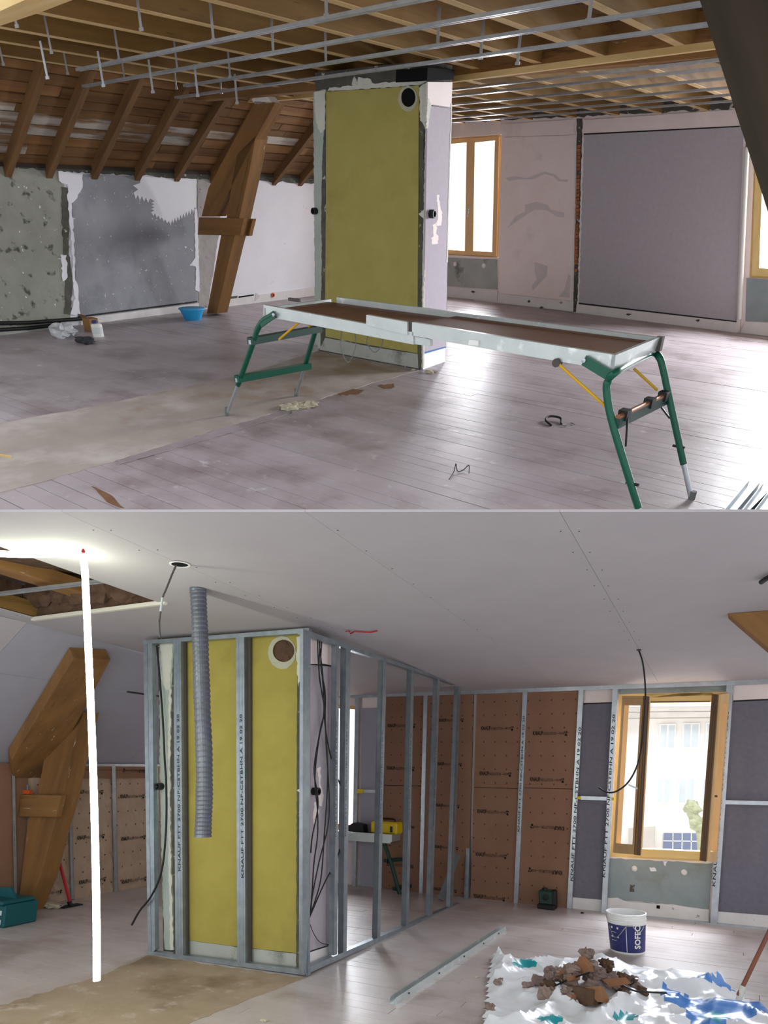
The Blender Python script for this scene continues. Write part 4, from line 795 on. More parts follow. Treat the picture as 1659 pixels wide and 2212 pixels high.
def sash(hinge_t, hinge_b, end_t, end_b, w):
    ht, hb = LBW.pt(*hinge_t, .03), LBW.pt(*hinge_b, .03); et, eb = swing(ht, end_t, w), swing(hb, end_b, w)
    n = np.cross(et - ht, hb - ht); n /= np.linalg.norm(n); o = None
    def bar(a, b, c, d_): return MB().prism([a, b, c, d_], n * .055)
    def lerp(u, v): return (ht * (1 - u) + et * u) * (1 - v) + (hb * (1 - u) + eb * u) * v
    fw, fh = .13, .06; mb = MB()
    for q in ((0, 1, 0, fh), (0, 1, 1 - fh, 1), (0, fw, fh, 1 - fh), (1 - fw, 1, fh, 1 - fh)): mb.prism([lerp(q[0], q[2]), lerp(q[1], q[2]), lerp(q[1], q[3]), lerp(q[0], q[3])], n * .055)
    s = part(w3, 'sash', mb, M['winwood'], grain=(0, 0, 1))
    part(s, 'pane', MB().prism([lerp(fw * .8, fh * .8) + n * .02, lerp(1 - fw * .8, fh * .8) + n * .02, lerp(1 - fw * .8, 1 - fh * .8) + n * .02, lerp(fw * .8, 1 - fh * .8) + n * .02], n * .006), GLASS)
    ev = (et - ht) / np.linalg.norm(et - ht)
    for k, dd in enumerate((.012, .034)): part(s, 'seal', MB().prism([et + n * dd, et + n * (dd + .008), eb + n * (dd + .008), eb + n * dd], ev * .026), M['gasket'])
    part(s, 'edge_profile', MB().prism([et - n * .01, et + n * .05, eb + n * .05, eb - n * .01], ev * .022), M['rafter'], grain=(0, 0, 1))
    part(s, 'meeting_bead', MB().prism([et + n * .055, et + n * .075, eb + n * .075, eb + n * .055], -ev * .03), M['winwood'], grain=(0, 0, 1))
    return s, lerp, n
s1, lp1, n1 = sash(*zw([(866, 160), (815, 1012), (985, 160), (935, 1022)]), .56)
s2, lp2, n2_ = sash(*zw([(1420, 142), (1350, 1058), (1362, 150), (1295, 1052)]), .5)
for s_, lp_, n_ in ((s2, lp2, n2_),):
    p = lp_(.95, .62); part(s_, 'handle', MB().bar(p, p + [.1, 0, .0], .02, .02), M['gasket'])
p = lp1(.95, .58); part(s1, 'handle', MB().bar(p - [.09, 0, -.02], p + [.0, 0, -.02], .02, .02), M['alu'])
w4 = single('window_4', 'narrow sliver of bright window seen behind the partition studs', 'window', L, ring(LBW, [(690, 1520), (776, 1525), (770, 1790), (690, 1785)], 8, -.08, .08), M['winwood'], kind='structure', grain=(0, 0, 1))
part(w4, 'pane', pp(LBW, [(696, 1526), (770, 1531), (764, 1784), (696, 1780)], -.12, .006), GLASS)
# ---- the house across the street
FY = 17.; FP = Plane(L, (0, FY, 0), (0, 1, 0))
hb = thing('apartment_house', 'pale rendered house across the street seen through the open window', 'building', L, FP.pt(1450, 1850))
q = FP.pts(zw([(600, 275), (1750, 262), (1700, 1250), (600, 1250)])); part(hb, 'facade', MB().prism(q, (0, .3, 0)), M['facade'])
part(hb, 'eaves', MB().prism(FP.pts(zw([(600, 250), (1750, 238), (1750, 268), (600, 282)]), .4), (0, .4, 0)), M['roof'])
part(hb, 'roof', MB().prism([*FP.pts(zw([(600, 252), (1750, 240)]), .4), FP.pt(*zw([(1750, 215)])[0]) + [0, 3, .2], FP.pt(*zw([(600, 225)])[0]) + [0, 3, .2]], (0, 0, .1)), M['roof'])
for x0, x1, y0, y1 in ((1070, 1160, 310, 448), (1197, 1290, 306, 446), (1322, 1410, 303, 445), (1052, 1135, 603, 745), (1172, 1265, 603, 748), (1300, 1390, 603, 750)):
    f = part(hb, 'far_window', MB().prism(FP.pts(zw([(x0, y0 + 2), (x1, y0), (x1 - 6, y1), (x0 - 6, y1)]), .06), (0, .06, 0)), M['shutterw'])
    xm_ = (x0 + x1) / 2
    for a, b in ((x0 + 8, xm_ - 5), (xm_ + 5, x1 - 8)): part(f, 'pane', MB().prism(FP.pts(zw([(a, y0 + 10), (b, y0 + 9), (b - 5, y1 - 8), (a - 5, y1 - 8)]), .07), (0, .02, 0)), M['pane'])
gd = part(hb, 'garage_door', MB().prism(FP.pts(zw([(1092, 905), (1300, 908), (1300, 1040), (1086, 1035)]), .05), (0, .05, 0)), M['garage'])
for x in (1140, 1190, 1240): part(gd, 'glazing_bar', MB().prism(FP.pts(zw([(x, 906), (x + 5, 906), (x + 3, 1035), (x - 2, 1035)]), .06), (0, .02, 0)), M['shutterw'])
part(gd, 'glazing_bar', MB().prism(FP.pts(zw([(1090, 945), (1300, 948), (1300, 953), (1090, 950)]), .06), (0, .02, 0)), M['shutterw'])
part(hb, 'fence', MB().prism(FP.pts(zw([(900, 880), (1045, 870), (1040, 1040), (900, 1040)]), .3), (0, .05, 0)), M['roof'])
gz = FP.pt(1400, 1900)[2]; single('ground', 'pale street ground below the open window', 'ground', L, MB().box((-9, 8.6, gz - .1), (9, 22, gz)), M['facade'], kind='structure')
P = [FP.pt(*q, 2.) for q in zw([(1305, 1010), (1295, 900), (1275, 840), (1245, 800), (1248, 770)])]
P = [np.array([P[0][0], P[0][1], gz])] + P
tr2 = thing('pollarded_tree', 'knobbly pollarded tree trunk outside the open window', 'tree', L, P[0])
part(tr2, 'trunk', MB().tube(smoothpath(P, 5), .1, 10), M['tree'], smooth=True)
for k, q in enumerate(((1240, 765), (1258, 770), (1268, 850), (1285, 860))): part(tr2, 'knuckle', MB().blob(FP.pt(*zw([q])[0], 2.), .13, .13, .13, .3, 10, 7, k), M['tree'])
# ---- chimney breast behind the studs
KF = Plane(L, LFW.P - LFW.n * .1, LFW.n); KS = Plane(L, LSW.P - LSW.n * .1, LSW.n)
a, b, c, d = KF.pts(zp([(165, 130), (1022, 80), (1012, 2080), (200, 1978)]))
ch2 = thing('chimney_breast', 'chimney breast with bright yellow panel standing behind metal studs', 'chimney', L, (c + d) / 2 + [0, .3, 0])
e1, e2 = KS.pts(zs([(275, 150), (262, 2000)])); bk = e2 - c; bk[2] = 0
d[2] = c[2] = 0.; part(ch2, 'body', MB().prism([a, b, c, d], bk * .96), M['mortar'])
def kp(pl, n, q, mt, dd=.01, th=.01, label=None): return part(ch2, n, pp(pl, q, dd, th), M[mt], label)
kp(KF, 'edge_strip', zp(ragged([(175, 165), (260, 155), (245, 450), (238, 900), (245, 1500), (252, 1970), (205, 1970), (190, 1500), (178, 900)], 3, 20, 3)), 'strip', .014, .014, 'grey green edge strip')
kp(KF, 'edge_filler', zp(ragged([(178, 160), (255, 155), (235, 430), (215, 440), (190, 390)], 4, 18, 4)), 'cream', .018, .018)
kp(KF, 'edge_filler', zp(ragged([(232, 430), (245, 430), (238, 900), (245, 1500), (258, 1970), (240, 1970), (230, 1500), (224, 900)], 4, 20, 5)), 'cream', .02, .02)
kp(KF, 'mortar_joint', zp(ragged([(245, 200), (335, 150), (345, 1985), (255, 1985), (262, 1700), (242, 900)], 2, 25, 5)), 'mortar', .008, .008)
hc2 = (908, 207); hq2 = zp([(hc2[0] + 64 * math.cos(t_), hc2[1] + 66 * math.sin(t_)) for t_ in [2 * math.pi * k / 26 for k in range(26)]])
part(ch2, 'yellow_panel', holed(KF, zp([(300, 150), (660, 130), (1008, 112), (1000, 700), (985, 1990), (660, 1955), (300, 1908)]), hq2, .022, .022), M['yellowl'])
part(ch2, 'flue_ring', holed(KF, zp(ragged([(hc2[0] - 10 + 84 * math.cos(t_), hc2[1] + 12 + 98 * math.sin(t_)) for t_ in [2 * math.pi * k / 16 for k in range(16)]], 4, 26, 3)), hq2, .026, .004), M['ringc'])
pc = KF.pt(*zp([hc2])[0], .0); part(ch2, 'flue_stuffing', MB().blob(pc, .11, .03, .11, .12, 16, 10, 5), M['wool'], label='brown mineral wool stuffed into the flue hole')
kp(KF, 'plinth', zp(ragged([(300, 1908), (660, 1958), (988, 1992), (1000, 2090), (300, 2000)], 2, 40, 3)), 'cement', .016, .016)
kp(KF, 'mortar_joint', zp(ragged([(988, 280), (1024, 280), (1022, 2085), (982, 2085)], 2, 25, 7)), 'mortar', .026, .026)
kp(KF, 'edge_filler', zp(ragged([(985, 130), (1025, 120), (1022, 330), (995, 420), (985, 300)], 5, 18, 7)), 'cream', .03, .03)
kp(KF, 'torn_tape', zp([(985, 1030), (1020, 1010), (1020, 1055)]), 'cream', .034, .008)
kp(KS, 'side_board', zs([(125, 110), (275, 150), (272, 296), (210, 285), (125, 285)]), 'plaster', .012, .012)
kp(KS, 'shadow_gap', zs([(205, 282), (272, 294), (271, 304), (205, 292)]), 'black', .014, .014)
kp(KS, 'side_panel', zs([(125, 288), (271, 302), (262, 1940), (110, 1992)]), 'mauve', .013, .013, 'mauve grey side panel')
kp(KS, 'shadow_gap', zs([(110, 1986), (262, 1938), (262, 1946), (110, 1994)]), 'black', .015, .015)
kp(KS, 'side_plinth', zs([(110, 1995), (262, 1946), (262, 2005), (110, 2075)]), 'base', .02, .02)
for q in ([(180, 900), (200, 890), (195, 990), (215, 1060), (205, 1130), (170, 1110), (190, 1040)], [(165, 1100), (190, 1090), (185, 1170), (160, 1240), (150, 1190)]): kp(KS, 'bare_patch', zs(ragged(q, 4, 14, 3)), 'plaster', .0145, .002)
for pl, q in ((KF, zp([(190, 1007)])[0]), (KS, zs([(152, 1036)])[0])):
    part(ch2, 'pipe_stub', MB().lathe(pl.pt(*q, .012), [(.03, 0), (.03, .06), (.02, .06), (.02, .03), (0, .03)], 14, pl.n), M['black'], smooth=True)
# ---- stud partition around the chimney
pt_ = thing('stud_partition', 'galvanised metal stud frame wrapping the chimney corner', 'partition frame', L, L.z(662, 2110))
def pa(n, mb, mt='steeld'): return part(pt_, n, mb, M[mt])
ps = {}
pa('stud', stud(LFW, *zp([(80, 150), (104, 149), (108, 1990), (128, 1990)]), 0, .05, 1, False)); pa('stud', MB().prism(LFW.pts(zp([(104, 150), (132, 152), (150, 1972), (128, 1990)]), -.002), -LFW.n * .05))
f1 = pa('stud', stud(LFW, *zp([(258, 140), (303, 137), (270, 2010), (316, 2015)]), .0, .05)); pa('stud', stud(LFW, *zp([(303, 140), (332, 140), (316, 2010), (346, 2012)]), -.045, .01, 1, False), 'gasket')  # dark strip here and below: shade inside the stud put into the colour
f2_ = pa('stud', stud(LFW, *zp([(626, 118), (676, 115), (634, 2058), (684, 2064)]), .0, .05)); pa('stud', stud(LFW, *zp([(676, 120), (714, 120), (684, 2058), (716, 2060)]), -.045, .01, 1, False), 'gasket')
pa('corner_stud', stud(LFW, *zp([(1018, 80), (1056, 76), (1008, 2118), (1052, 2124)]), .002, .03)); pa('corner_stud', MB().prism(LSW.pts(zs([(95, 80), (140, 90), (128, 2105), (90, 2120)]), .002), -LSW.n * .03))
studtext(f1, LFW, *zp([(299, 1510), (290, 580)]), .004); studtext(f2_, LFW, *zp([(672, 1550), (662, 580)]), .004)
pa('top_track', MB().prism(LFW.pts(zp([(78, 147), (1058, 72), (1058, 100), (78, 168)]), .004), -LFW.n * .05)); pa('bottom_track', MB().prism(LFW.pts(zp([(106, 1978), (1050, 2092), (1050, 2124), (106, 1998)]), .004), -LFW.n * .05))
pa('top_track', MB().prism(LSW.pts(zs([(95, 78), (1130, 440), (1130, 455), (95, 108)]), .004), -LSW.n * .05)); pa('bottom_track', MB().prism(LSW.pts(zs([(100, 2085), (1080, 1670), (1082, 1684), (110, 2118)]), .004), -LSW.n * .05))
for t0, t1, t2, b0, b1, b2 in (((272, 160), (292, 165), (308, 168), (254, 2010), (276, 2005), (296, 1998)), ((318, 175), (346, 185), (376, 195), (302, 1995), (330, 1988), (352, 1978)), ((538, 245), (566, 255), (586, 262), (506, 1925), (530, 1918), (550, 1910)), ((708, 305), (732, 315), (750, 322), (674, 1850), (700, 1842), (718, 1834)),
                               ((862, 362), (886, 370), (902, 376), (822, 1785), (842, 1778), (858, 1770)), ((990, 405), (1008, 412), (1026, 418), (945, 1725), (962, 1720), (978, 1714)), ((1095, 440), (1112, 446), (1128, 450), (1050, 1690), (1066, 1684), (1080, 1678))):
    a = LSW.pts(zs([t1, t2, b2, b1])); n = -LSW.n; mb = MB().prism(a, n * .002); mb.prism([p + n * .048 for p in a], n * .002); w = LSW.pts(zs([t0, t1, b1, b0])); mb.prism([a[0], a[0] + n * .05, a[3] + n * .05, a[3]], (a[1] - a[0]) * .06)
    s_ = pa('stud', mb)
    studtext(s_, LSW, *[tuple(x) for x in zs([((b1[0] * .62 + t1[0] * .38 + b2[0] * .62 + t2[0] * .38) / 2, b1[1] * .62 + t1[1] * .38), ((b1[0] * .25 + t1[0] * .75 + b2[0] * .25 + t2[0] * .75) / 2, b1[1] * .25 + t1[1] * .75)])], .003)
# ---- cables
cb = thing('cable_bundle', 'bundle of black electric cables hanging inside the stud corner', 'cables', L, LSW.pt(*zs([(150, 1800)])[0], -.03))
for k, q in enumerate(([(180, 130), (185, 280), (200, 420), (220, 560), (195, 680), (160, 900), (180, 1050), (180, 1150), (150, 1300), (140, 1400)], [(205, 140), (200, 300), (225, 450), (225, 600), (230, 750), (240, 900), (250, 1100), (240, 1250), (190, 1450), (150, 1650), (135, 1780)],
                       [(195, 130), (190, 350), (215, 500), (215, 600), (190, 720), (165, 950), (180, 1150), (180, 1300), (160, 1450), (150, 1600), (140, 1750)], [(188, 140), (215, 400), (225, 650), (270, 880), (320, 1030), (325, 1250), (300, 1420), (220, 1580), (150, 1740), (125, 1800)],
                       [(205, 300), (230, 700), (240, 960), (220, 1300), (200, 1550), (160, 1700), (140, 1750)], [(135, 1820), (160, 1880), (200, 1930), (275, 1945)])):
    part(cb, 'cable', MB().tube(smoothpath([LSW.pt(*p, -.03 - .004 * k) for p in zs(q)], 6), .0055 if k < 5 else .003, 7), M['black'], smooth=True)
single('flat_cable', 'long flat black cable curling out past the left stud', 'cable', L, MB().tube(smoothpath([LFW.pt(*p, .03) for p in zp([(160, 175), (172, 300), (195, 600), (207, 850), (216, 1000), (215, 1250), (190, 1500), (130, 1650), (60, 1740), (12, 1825)])], 7), .0085, 8), M['black'], smooth=True)
def hang(px, z=None, dd=0.):
    P = LC.pt(*px); n = np.array([P[0], P[1], 0]); return Plane(L, P, n), P
hp_, P0 = hang((383, 1219)); cf = thing('ceiling_cable', 'thin cable drooping from a round ceiling hole left of the duct', 'cable', L, P0)
part(cf, 'cut_out_ring', MB().lathe(P0 + [.02, 0, -.002], [(.062, 0), (.062, -.004), (.05, -.004), (.05, 0)], 24), M['whiteplas']); part(cf, 'cut_out', MB().lathe(P0 + [.02, 0, 0], [(.05, 0), (.05, -.003), (0, -.003)], 24), M['near_black'])
part(cf, 'sheath', MB().tube(smoothpath([hp_.pt(*p) for p in ((381, 1220), (372, 1240), (360, 1270), (351, 1292), (347, 1320), (344, 1345), (345, 1368), (346, 1376))], 5), .006, 7), M['gasket'], smooth=True)
part(cf, 'tape_band', MB().tube([hp_.pt(351, 1291, .002), hp_.pt(347, 1321, .002)], .0075, 8), M['alu'])
hp_, P0 = hang((1380, 1403)); cf = thing('ceiling_cable', 'long black cable looping down in front of the open window', 'cable', L, P0)
part(cf, 'sheath', MB().tube(smoothpath([hp_.pt(*p) for p in ((1379, 1402), (1388, 1430), (1393, 1470), (1394, 1510), (1390, 1570), (1385, 1620), (1374, 1660), (1355, 1692), (1330, 1710), (1310, 1711), (1293, 1701))], 6), .007, 8), M['black'], smooth=True)
part(cf, 'grommet', MB().lathe(P0, [(.02, 0), (.02, -.01), (0, -.01)], 12), M['gasket'])
hp_, P0 = hang((428, 1272)); R0 = 16.5 * np.linalg.norm(P0 - L.o) / F * .98
dc = thing('flexible_duct', 'grey corrugated ventilation duct hanging from the ceiling before the yellow panel', 'duct', L, hp_.pt(438, 1812))
path = smoothpath([hp_.pt(*p) for p in ((427, 1262), (431, 1340), (434, 1430), (437, 1530), (441, 1640), (441, 1730), (438, 1808))], 26)
part(dc, 'hose', MB().tube(path, [R0 * (1 + .055 * (1 if k % 3 == 0 else -1 if k % 3 == 1 else .2) + .02 * math.sin(k * .21)) for k in range(len(path))], 22, False), M['duct'], smooth=False)
part(dc, 'inner_lining', MB().tube(path[-12:], R0 * .9, 18, True), M['near_black'])
part(dc, 'collar', MB().lathe(P0, [(R0 * 1.02, .0), (R0 * 1.06, -.008), (R0 * 1.0, -.03)], 22), M['duct'])
# LED rope
hp_, P0 = hang((178, 1196)); 
lr = thing('led_rope_light', 'glowing white led rope light hanging from the ceiling', 'light', L, hp_.pt(208, 2122))
path = smoothpath([LC.pt(*p, .03) for p in ((-120, 1190), (-20, 1195), (60, 1198), (140, 1196))] + [hp_.pt(*p) for p in ((172, 1200), (182, 1222), (186, 1290), (190, 1380), (196, 1520), (203, 1720), (208, 1950), (209, 2118))], 7)
part(lr, 'rope', MB().tube(path, .019, 12), M['led'], smooth=True)
part(lr, 'clip', MB().blob(LC.pt(179, 1191, .012), .012, .012, .012, .2, 8, 5, 2), M['red'], label='small red ceiling clip')
# red plastic plug strip on the ceiling
single('plug_strip', 'thin red strip of plastic plugs stuck to the ceiling above the partition', 'plastic strip', L, MB().tube([LC.pt(*p, .012) for p in ((747, 1364), (755, 1363), (757, 1369), (766, 1364), (800, 1366), (815, 1363))], .006, 6), M['red'])
# ---- lower truss
TX = LLX + .5; P0 = L.z(50, 1968); TL = Plane(L, P0, (0, 1, 0))
t2 = thing('roof_truss', 'brown timber truss poking through the sloping plasterboard at the far left', 'timber frame', L, P0)
SLt = Plane(L, S0 + sn * .14, sn); Tt = SLt.pt(150, 1590); TL = Plane(L, P0, np.cross(Tt - P0, (1, 0, 0)))
part(t2, 'brace', MB().prism(SLt.pts(zl([(570, 150), (850, 160), (640, 560), (430, 930), (290, 1205), (105, 1205), (92, 930)])), -sn * .13), M['truss'], grain=TL.pt(190, 1430) - TL.pt(60, 1690))
part(t2, 'post', MB().prism(TL.pts(zl([(640, 560), (560, 860), (490, 1200), (430, 1400), (310, 1850), (200, 2110), (135, 2115), (215, 1400), (290, 1200), (370, 760), (460, 560)]), .02), (0, .2, 0)), M['truss'], grain=TL.pt(170, 1540) - TL.pt(50, 1960))
part(t2, 'clamp_beam', MB().prism(TL.pts(zl([(-60, 1195), (472, 1206), (432, 1372), (-60, 1362)]), .08), (0, .06, 0)), M['truss'], grain=(1, 0, 0))
part(t2, 'clamp_beam', MB().prism(TL.pts(zl([(300, 1205), (552, 1216), (516, 1374), (300, 1372)]), -.2), (0, .06, 0)), M['truss'], grain=(1, 0, 0))
single('orange_clip', 'small orange clip lying on the truss clamp beam', 'clip', L, MB().box(TL.pt(52, 1715, .03) - [.02, .02, 0], TL.pt(64, 1713, .03) + [.02, .02, .03]), M['orange'])
ry = LC.pt(1572, 1325)[1]; TR = Plane(L, (0, ry, 0), (0, 1, 0))
ra, rb2 = TR.pt(1572, 1325), TR.pt(1659, 1400); rd = (rb2 - ra) / np.linalg.norm(rb2 - ra); up_ = np.array([.0, 0, 1.])
e0 = ra + rd * 2.6; q0 = ra + np.array([.55, 0, .0]); q0[2] = zc(ry) - .004
single('truss_timber', 'brown truss timber end under the ceiling at the right edge', 'timber beam', L, MB().prism([ra, e0, e0 + [.28, 0, .1], q0 + [.2, 0, 0], np.array([ra[0] + .06, ra[1], zc(ry) - .004])], (0, .16, 0)), M['truss'], grain=rd)
wqx = [LC.pt(*p, .02) for p in ((1644, 1258), (1655, 1250), (1680, 1238))]; single('cable_end', 'black cable end at the right edge under the ceiling', 'cable', L, MB().tube(wqx, .014, 8), M['black'])
# ---- things on the lower floor
c = L.z(1356, 2054); s = .163; BH = .84
bk_ = thing('paint_bucket', 'white plastic bucket with a navy blue printed label', 'bucket', L, c)
part(bk_, 'shell', MB().lathe(c, [(0, 0), (s * .86, 0), (s * .88, .01), (s * .97, .28), (s * 1.0, .285), (s * 1.0, .3), (s * .98, .303), (s * .985, .32), (s * 1.02, .325), (s * 1.02, .34), (s * .99, .345), (s * .995, .362), (s * 1.04, .366), (s * 1.04, .384), (s * .98, .386), (s * .94, .37), (s * .84, .02), (0, .015)], 40), M['whiteplas'], smooth=True)
lb = part(bk_, 'label', MB().lathe(c, [(s * .885, .02), (s * .972, .278)], 40), M['navy'], smooth=True)
def wrap(me, ang0, z0, size, vertical):
    for v in me.vertices:
        x, y = v.co.x * size, v.co.y * size
        if vertical: x, y = -y, x
        zz = z0 + y; r = s * (.885 + .087 * (zz - .02) / .258) + .0025; a = ang0 + x / r; v.co = (r * math.cos(a), r * math.sin(a), zz)
toc = math.atan2(-c[1], -c[0])
tm = textmesh('SOFEC', 1., .03); wrap(tm, toc + .75, .06, .075, True); tm.materials.append(M['whiteplas']); o = bpy.data.objects.new('print', tm); C.objects.link(o); o.parent = lb; BASE[o] = (L, c)
for k, (a0, a1, z0, z1) in enumerate(((-.95, -.45, .235, .255), (-.95, -.45, .15, .165), (-.93, -.6, .2, .204), (-.93, -.6, .12, .124), (-.05, -.02, .02, .27))):
    q = [(a, z_) for a, z_ in ((a0, z0), (a1, z0), (a1, z1), (a0, z1))]; vs_ = []
    for a, z_ in q: r = s * (.885 + .087 * (z_ - .02) / .258) + .003; vs_.append(c + [r * math.cos(toc + a), r * math.sin(toc + a), z_])
    part(lb, 'print', MB().add(vs_, [[0, 1, 2, 3]]), M['whiteplas'])
side = np.array([-math.sin(toc), math.cos(toc), 0]); fw_ = np.array([math.cos(toc), math.sin(toc), 0])
part(bk_, 'handle', MB().tube(smoothpath([c + side * s * 1.03 + [0, 0, .33], c + side * s * .6 + fw_ * s * .9 + [0, 0, .22], c + fw_ * s * 1.06 + side * .02 + [0, 0, .3], c - side * s * .6 + fw_ * s * .95 + [0, 0, .16], c - side * s * 1.03 + [0, 0, .33]], 6), .0035, 6), M['steel'])
part(bk_, 'grip', MB().tube([c + fw_ * s * 1.07 + side * .05 + [0, 0, .30], c + fw_ * s * 1.07 - side * .02 + [0, 0, .30]], .01, 8), M['whiteplas'])
for o in [bk_]: o.scale = (1, 1, BH)
a, b = L.z(848, 2170), L.z(1088, 2010); mb = MB(); d = (b - a) / np.linalg.norm(b - a); sd = np.cross(d, (0, 0, 1.))
mb.prism([a + sd * u + [0, 0, v] for u, v in ((-.025, .0), (.025, 0), (.025, .045), (.022, .045), (.022, .003), (-.022, .003), (-.022, .045), (-.025, .045))], b - a)
rl = single('floor_rail', 'single galvanised rail lying diagonally on the pale floor', 'metal profile', L, mb, M['alu'])
for u in (.08, .3, .52, .72, .9): p = a + (b - a) * u; part(rl, 'hole', MB().box(p + sd * .0245 + [-.006, -.006, .018], p + sd * .0265 + [.006, .006, .028]), M['gasket'])
c = L.z(1178, 1962); ll = thing('laser_level', 'black and green laser level by the insulated wall', 'laser level', L, c)
part(ll, 'body', MB().box(c + [-.06, -.06, .05], c + [.1, .07, .2]), M['dgreen'], bevel=.012); part(ll, 'foot', MB().box(c + [-.075, -.08, 0], c + [.12, .08, .055]), M['black'], bevel=.01); part(ll, 'post', MB().box(c + [.08, -.06, .05], c + [.13, .05, .21]), M['black'], bevel=.01)
part(ll, 'lens', MB().lathe(c + [.02, -.06, .13], [(.035, 0), (.035, .012), (.02, .014), (0, .014)], 16, (0, -1, 0)), M['black']); part(ll, 'lens', MB().lathe(c + [.0, 0, .2], [(.03, 0), (.028, .02), (0, .022)], 16), M['black'])
c = L.z(8, 2002); cr = thing('toolbox_crate', 'teal plastic tool crate at the left edge of the floor', 'crate', L, c)
part(cr, 'body', MB().box(c + [-.55, -.05, 0], c + [.06, .3, .2]), M['crate'], bevel=.012); part(cr, 'lid', MB().box(c + [-.57, -.07, .2], c + [.04, .28, .235]), M['crate'], bevel=.01); part(cr, 'lid_wing', MB().prism([c + [-.5, .1, .235], c + [-.02, .1, .235], c + [-.1, .1, .33], c + [-.5, .1, .3]], (0, .02, 0)), M['crate'])
for z0 in (.03, .11): part(cr, 'label_plate', MB().box(c + [-.12, -.053, z0], c + [.02, -.05, z0 + .04]), M['paper'])
b_ = L.z(152, 1958); t_ = L.x(113, 1802, b_[0] - .12); br = thing('floor_squeegee', 'red handled floor scraper leaning against the truss post', 'scraper', L, b_)
part(br, 'handle', MB().tube([b_ + [0, 0, .02], t_], .016, 8), M['red'], smooth=True); part(br, 'head', MB().box(b_ + [-.05, -.12, .0], b_ + [.05, .12, .012]), M['black']); part(br, 'socket', MB().tube([b_ + [0, 0, .01], b_ + (t_ - b_) * .07], .024, 8), M['black'])
for k, (x, y, lab) in enumerate(((100, 1960, 'crumpled brown paper heap at the foot of the insulated knee wall'), (78, 1950, 'small torn paper scrap beside the truss post foot'))):
    p = L.z(x, y); single('paper_scrap', lab, 'paper', L, MB().blob(p + [0, 0, .03], .16 if k == 0 else .05, .07, .035, .45, 14, 6, k + 2), M['rag'])
# platform seen through the studs
Yp = L.z(866, 1932)[1]; PB = Plane(L, (0, Yp, 0), (0, 1, 0)); PK = Plane(L, (0, Yp + .5, 0), (0, 1, 0))
w2 = thing('work_platform', 'work platform with green steps standing beyond the partition studs', 'work platform', L, [PB.pt(800, 1930)[0], Yp + .25, 0])
zt2 = PB.pt(872, 1806)[2]; xr2 = PB.pt(845, 1806)[0]; xe = PK.pt(872, 1803)[0]
part(w2, 'deck', MB().box((xr2 - 1.3, Yp, zt2 - .03), (xr2, Yp + .5, zt2)), M['brownply']); part(w2, 'front_rail', MB().box((xr2 - 1.3, Yp - .02, zt2 - .1), (xr2, Yp, zt2 + .01)), M['alu']); part(w2, 'end_rail', MB().box((xr2, Yp - .02, zt2 - .08), (xr2 + .02, Yp + .52, zt2 + .01)), M['alu'])
for pl, q in ((PB, [(575, 1345), (620, 1480), (665, 1645)]), (PK, [(730, 1375), (770, 1480), (800, 1570), (815, 1625)])):
    P = [pl.pt(*p) for p in zs(q)]; e = P[-1] + (P[-1] - P[-2]) * (P[-1][2] - .01) / max(P[-2][2] - P[-1][2], .01); P.append(e)
    part(w2, 'leg', MB().tube(P[:-1], .025, 10), M['dgreen'], smooth=True); part(w2, 'extension_leg', MB().tube(P[-2:], .018, 8), M['steel'], smooth=True)
for a, b in (((580, 1447), (765, 1425)), ((632, 1612), (820, 1572))): part(w2, 'step', MB().bar(PB.pt(*zs([a])[0]), PK.pt(*zs([b])[0]), .07, .04), M['dgreen'])
c = np.array([xr2 - .3, Yp + .1, zt2]); tb_ = thing('yellow_toolbox', 'bright yellow toolbox standing on the platform behind the studs', 'toolbox', L, c)
x0, x1, y1 = PB.pt(796, 1790)[0], PB.pt(853, 1790)[0], PB.pt(825, 1776)[2]
part(tb_, 'case', MB().box((x0, Yp + .05, zt2 + .003), (x1, Yp + .3, y1)), M['ybox'], bevel=.02); part(tb_, 'latch', MB().box(((x0 + x1) / 2 + .1, Yp + .04, zt2 + .03), ((x0 + x1) / 2 + .13, Yp + .05, y1 - .05)), M['black']); part(tb_, 'handle', MB().tube(smoothpath([(x0 + .08, Yp + .17, y1 - .01), (x0 + .1, Yp + .17, y1 + .03), (x1 - .1, Yp + .17, y1 + .03), (x1 - .08, Yp + .17, y1 - .01)], 4), .01, 8), M['black'])
c = PB.pt(758, 1796); single('black_drill', 'black power tool lying left of the yellow toolbox', 'tool', L, MB().prism([(c[0] - .14, Yp + .1, zt2), (c[0] + .14, Yp + .1, zt2), (c[0] + .12, Yp + .1, zt2 + .1), (c[0] - .02, Yp + .1, zt2 + .12), (c[0] - .14, Yp + .1, zt2 + .05)], (0, .12, 0)), M['black'])
p0, p1 = L.z(953, 1948), None; p0 = L.z(*zs([(907, 1688)])[0]); PQ = Plane(L, p0, (0, 1, 0)); single('leaning_profile', 'grey metal profile leaning behind the far partition studs', 'metal profile', L, MB().bar(p0 + [0, 0, .02], PQ.pt(*zs([(952, 1425)])[0]) + [0, .3, 0], .07, .03, (0, 1, 0)), M['steeld'])
for k, (x, y, lab) in enumerate(((570, 2206, 'brown plaster crumb at the bottom edge of the floor'), (1258, 1973, 'bit of black wire near the insulated wall'), (1028, 2112, 'tiny plaster crumb left of the tarpaulin'))):
    p = L.z(x, y); single('floor_crumb', lab, 'crumb', L, MB().blob(p + [0, 0, .006], .025, .012, .008, .4, 8, 5, k), M['rag'] if k != 1 else M['black'])
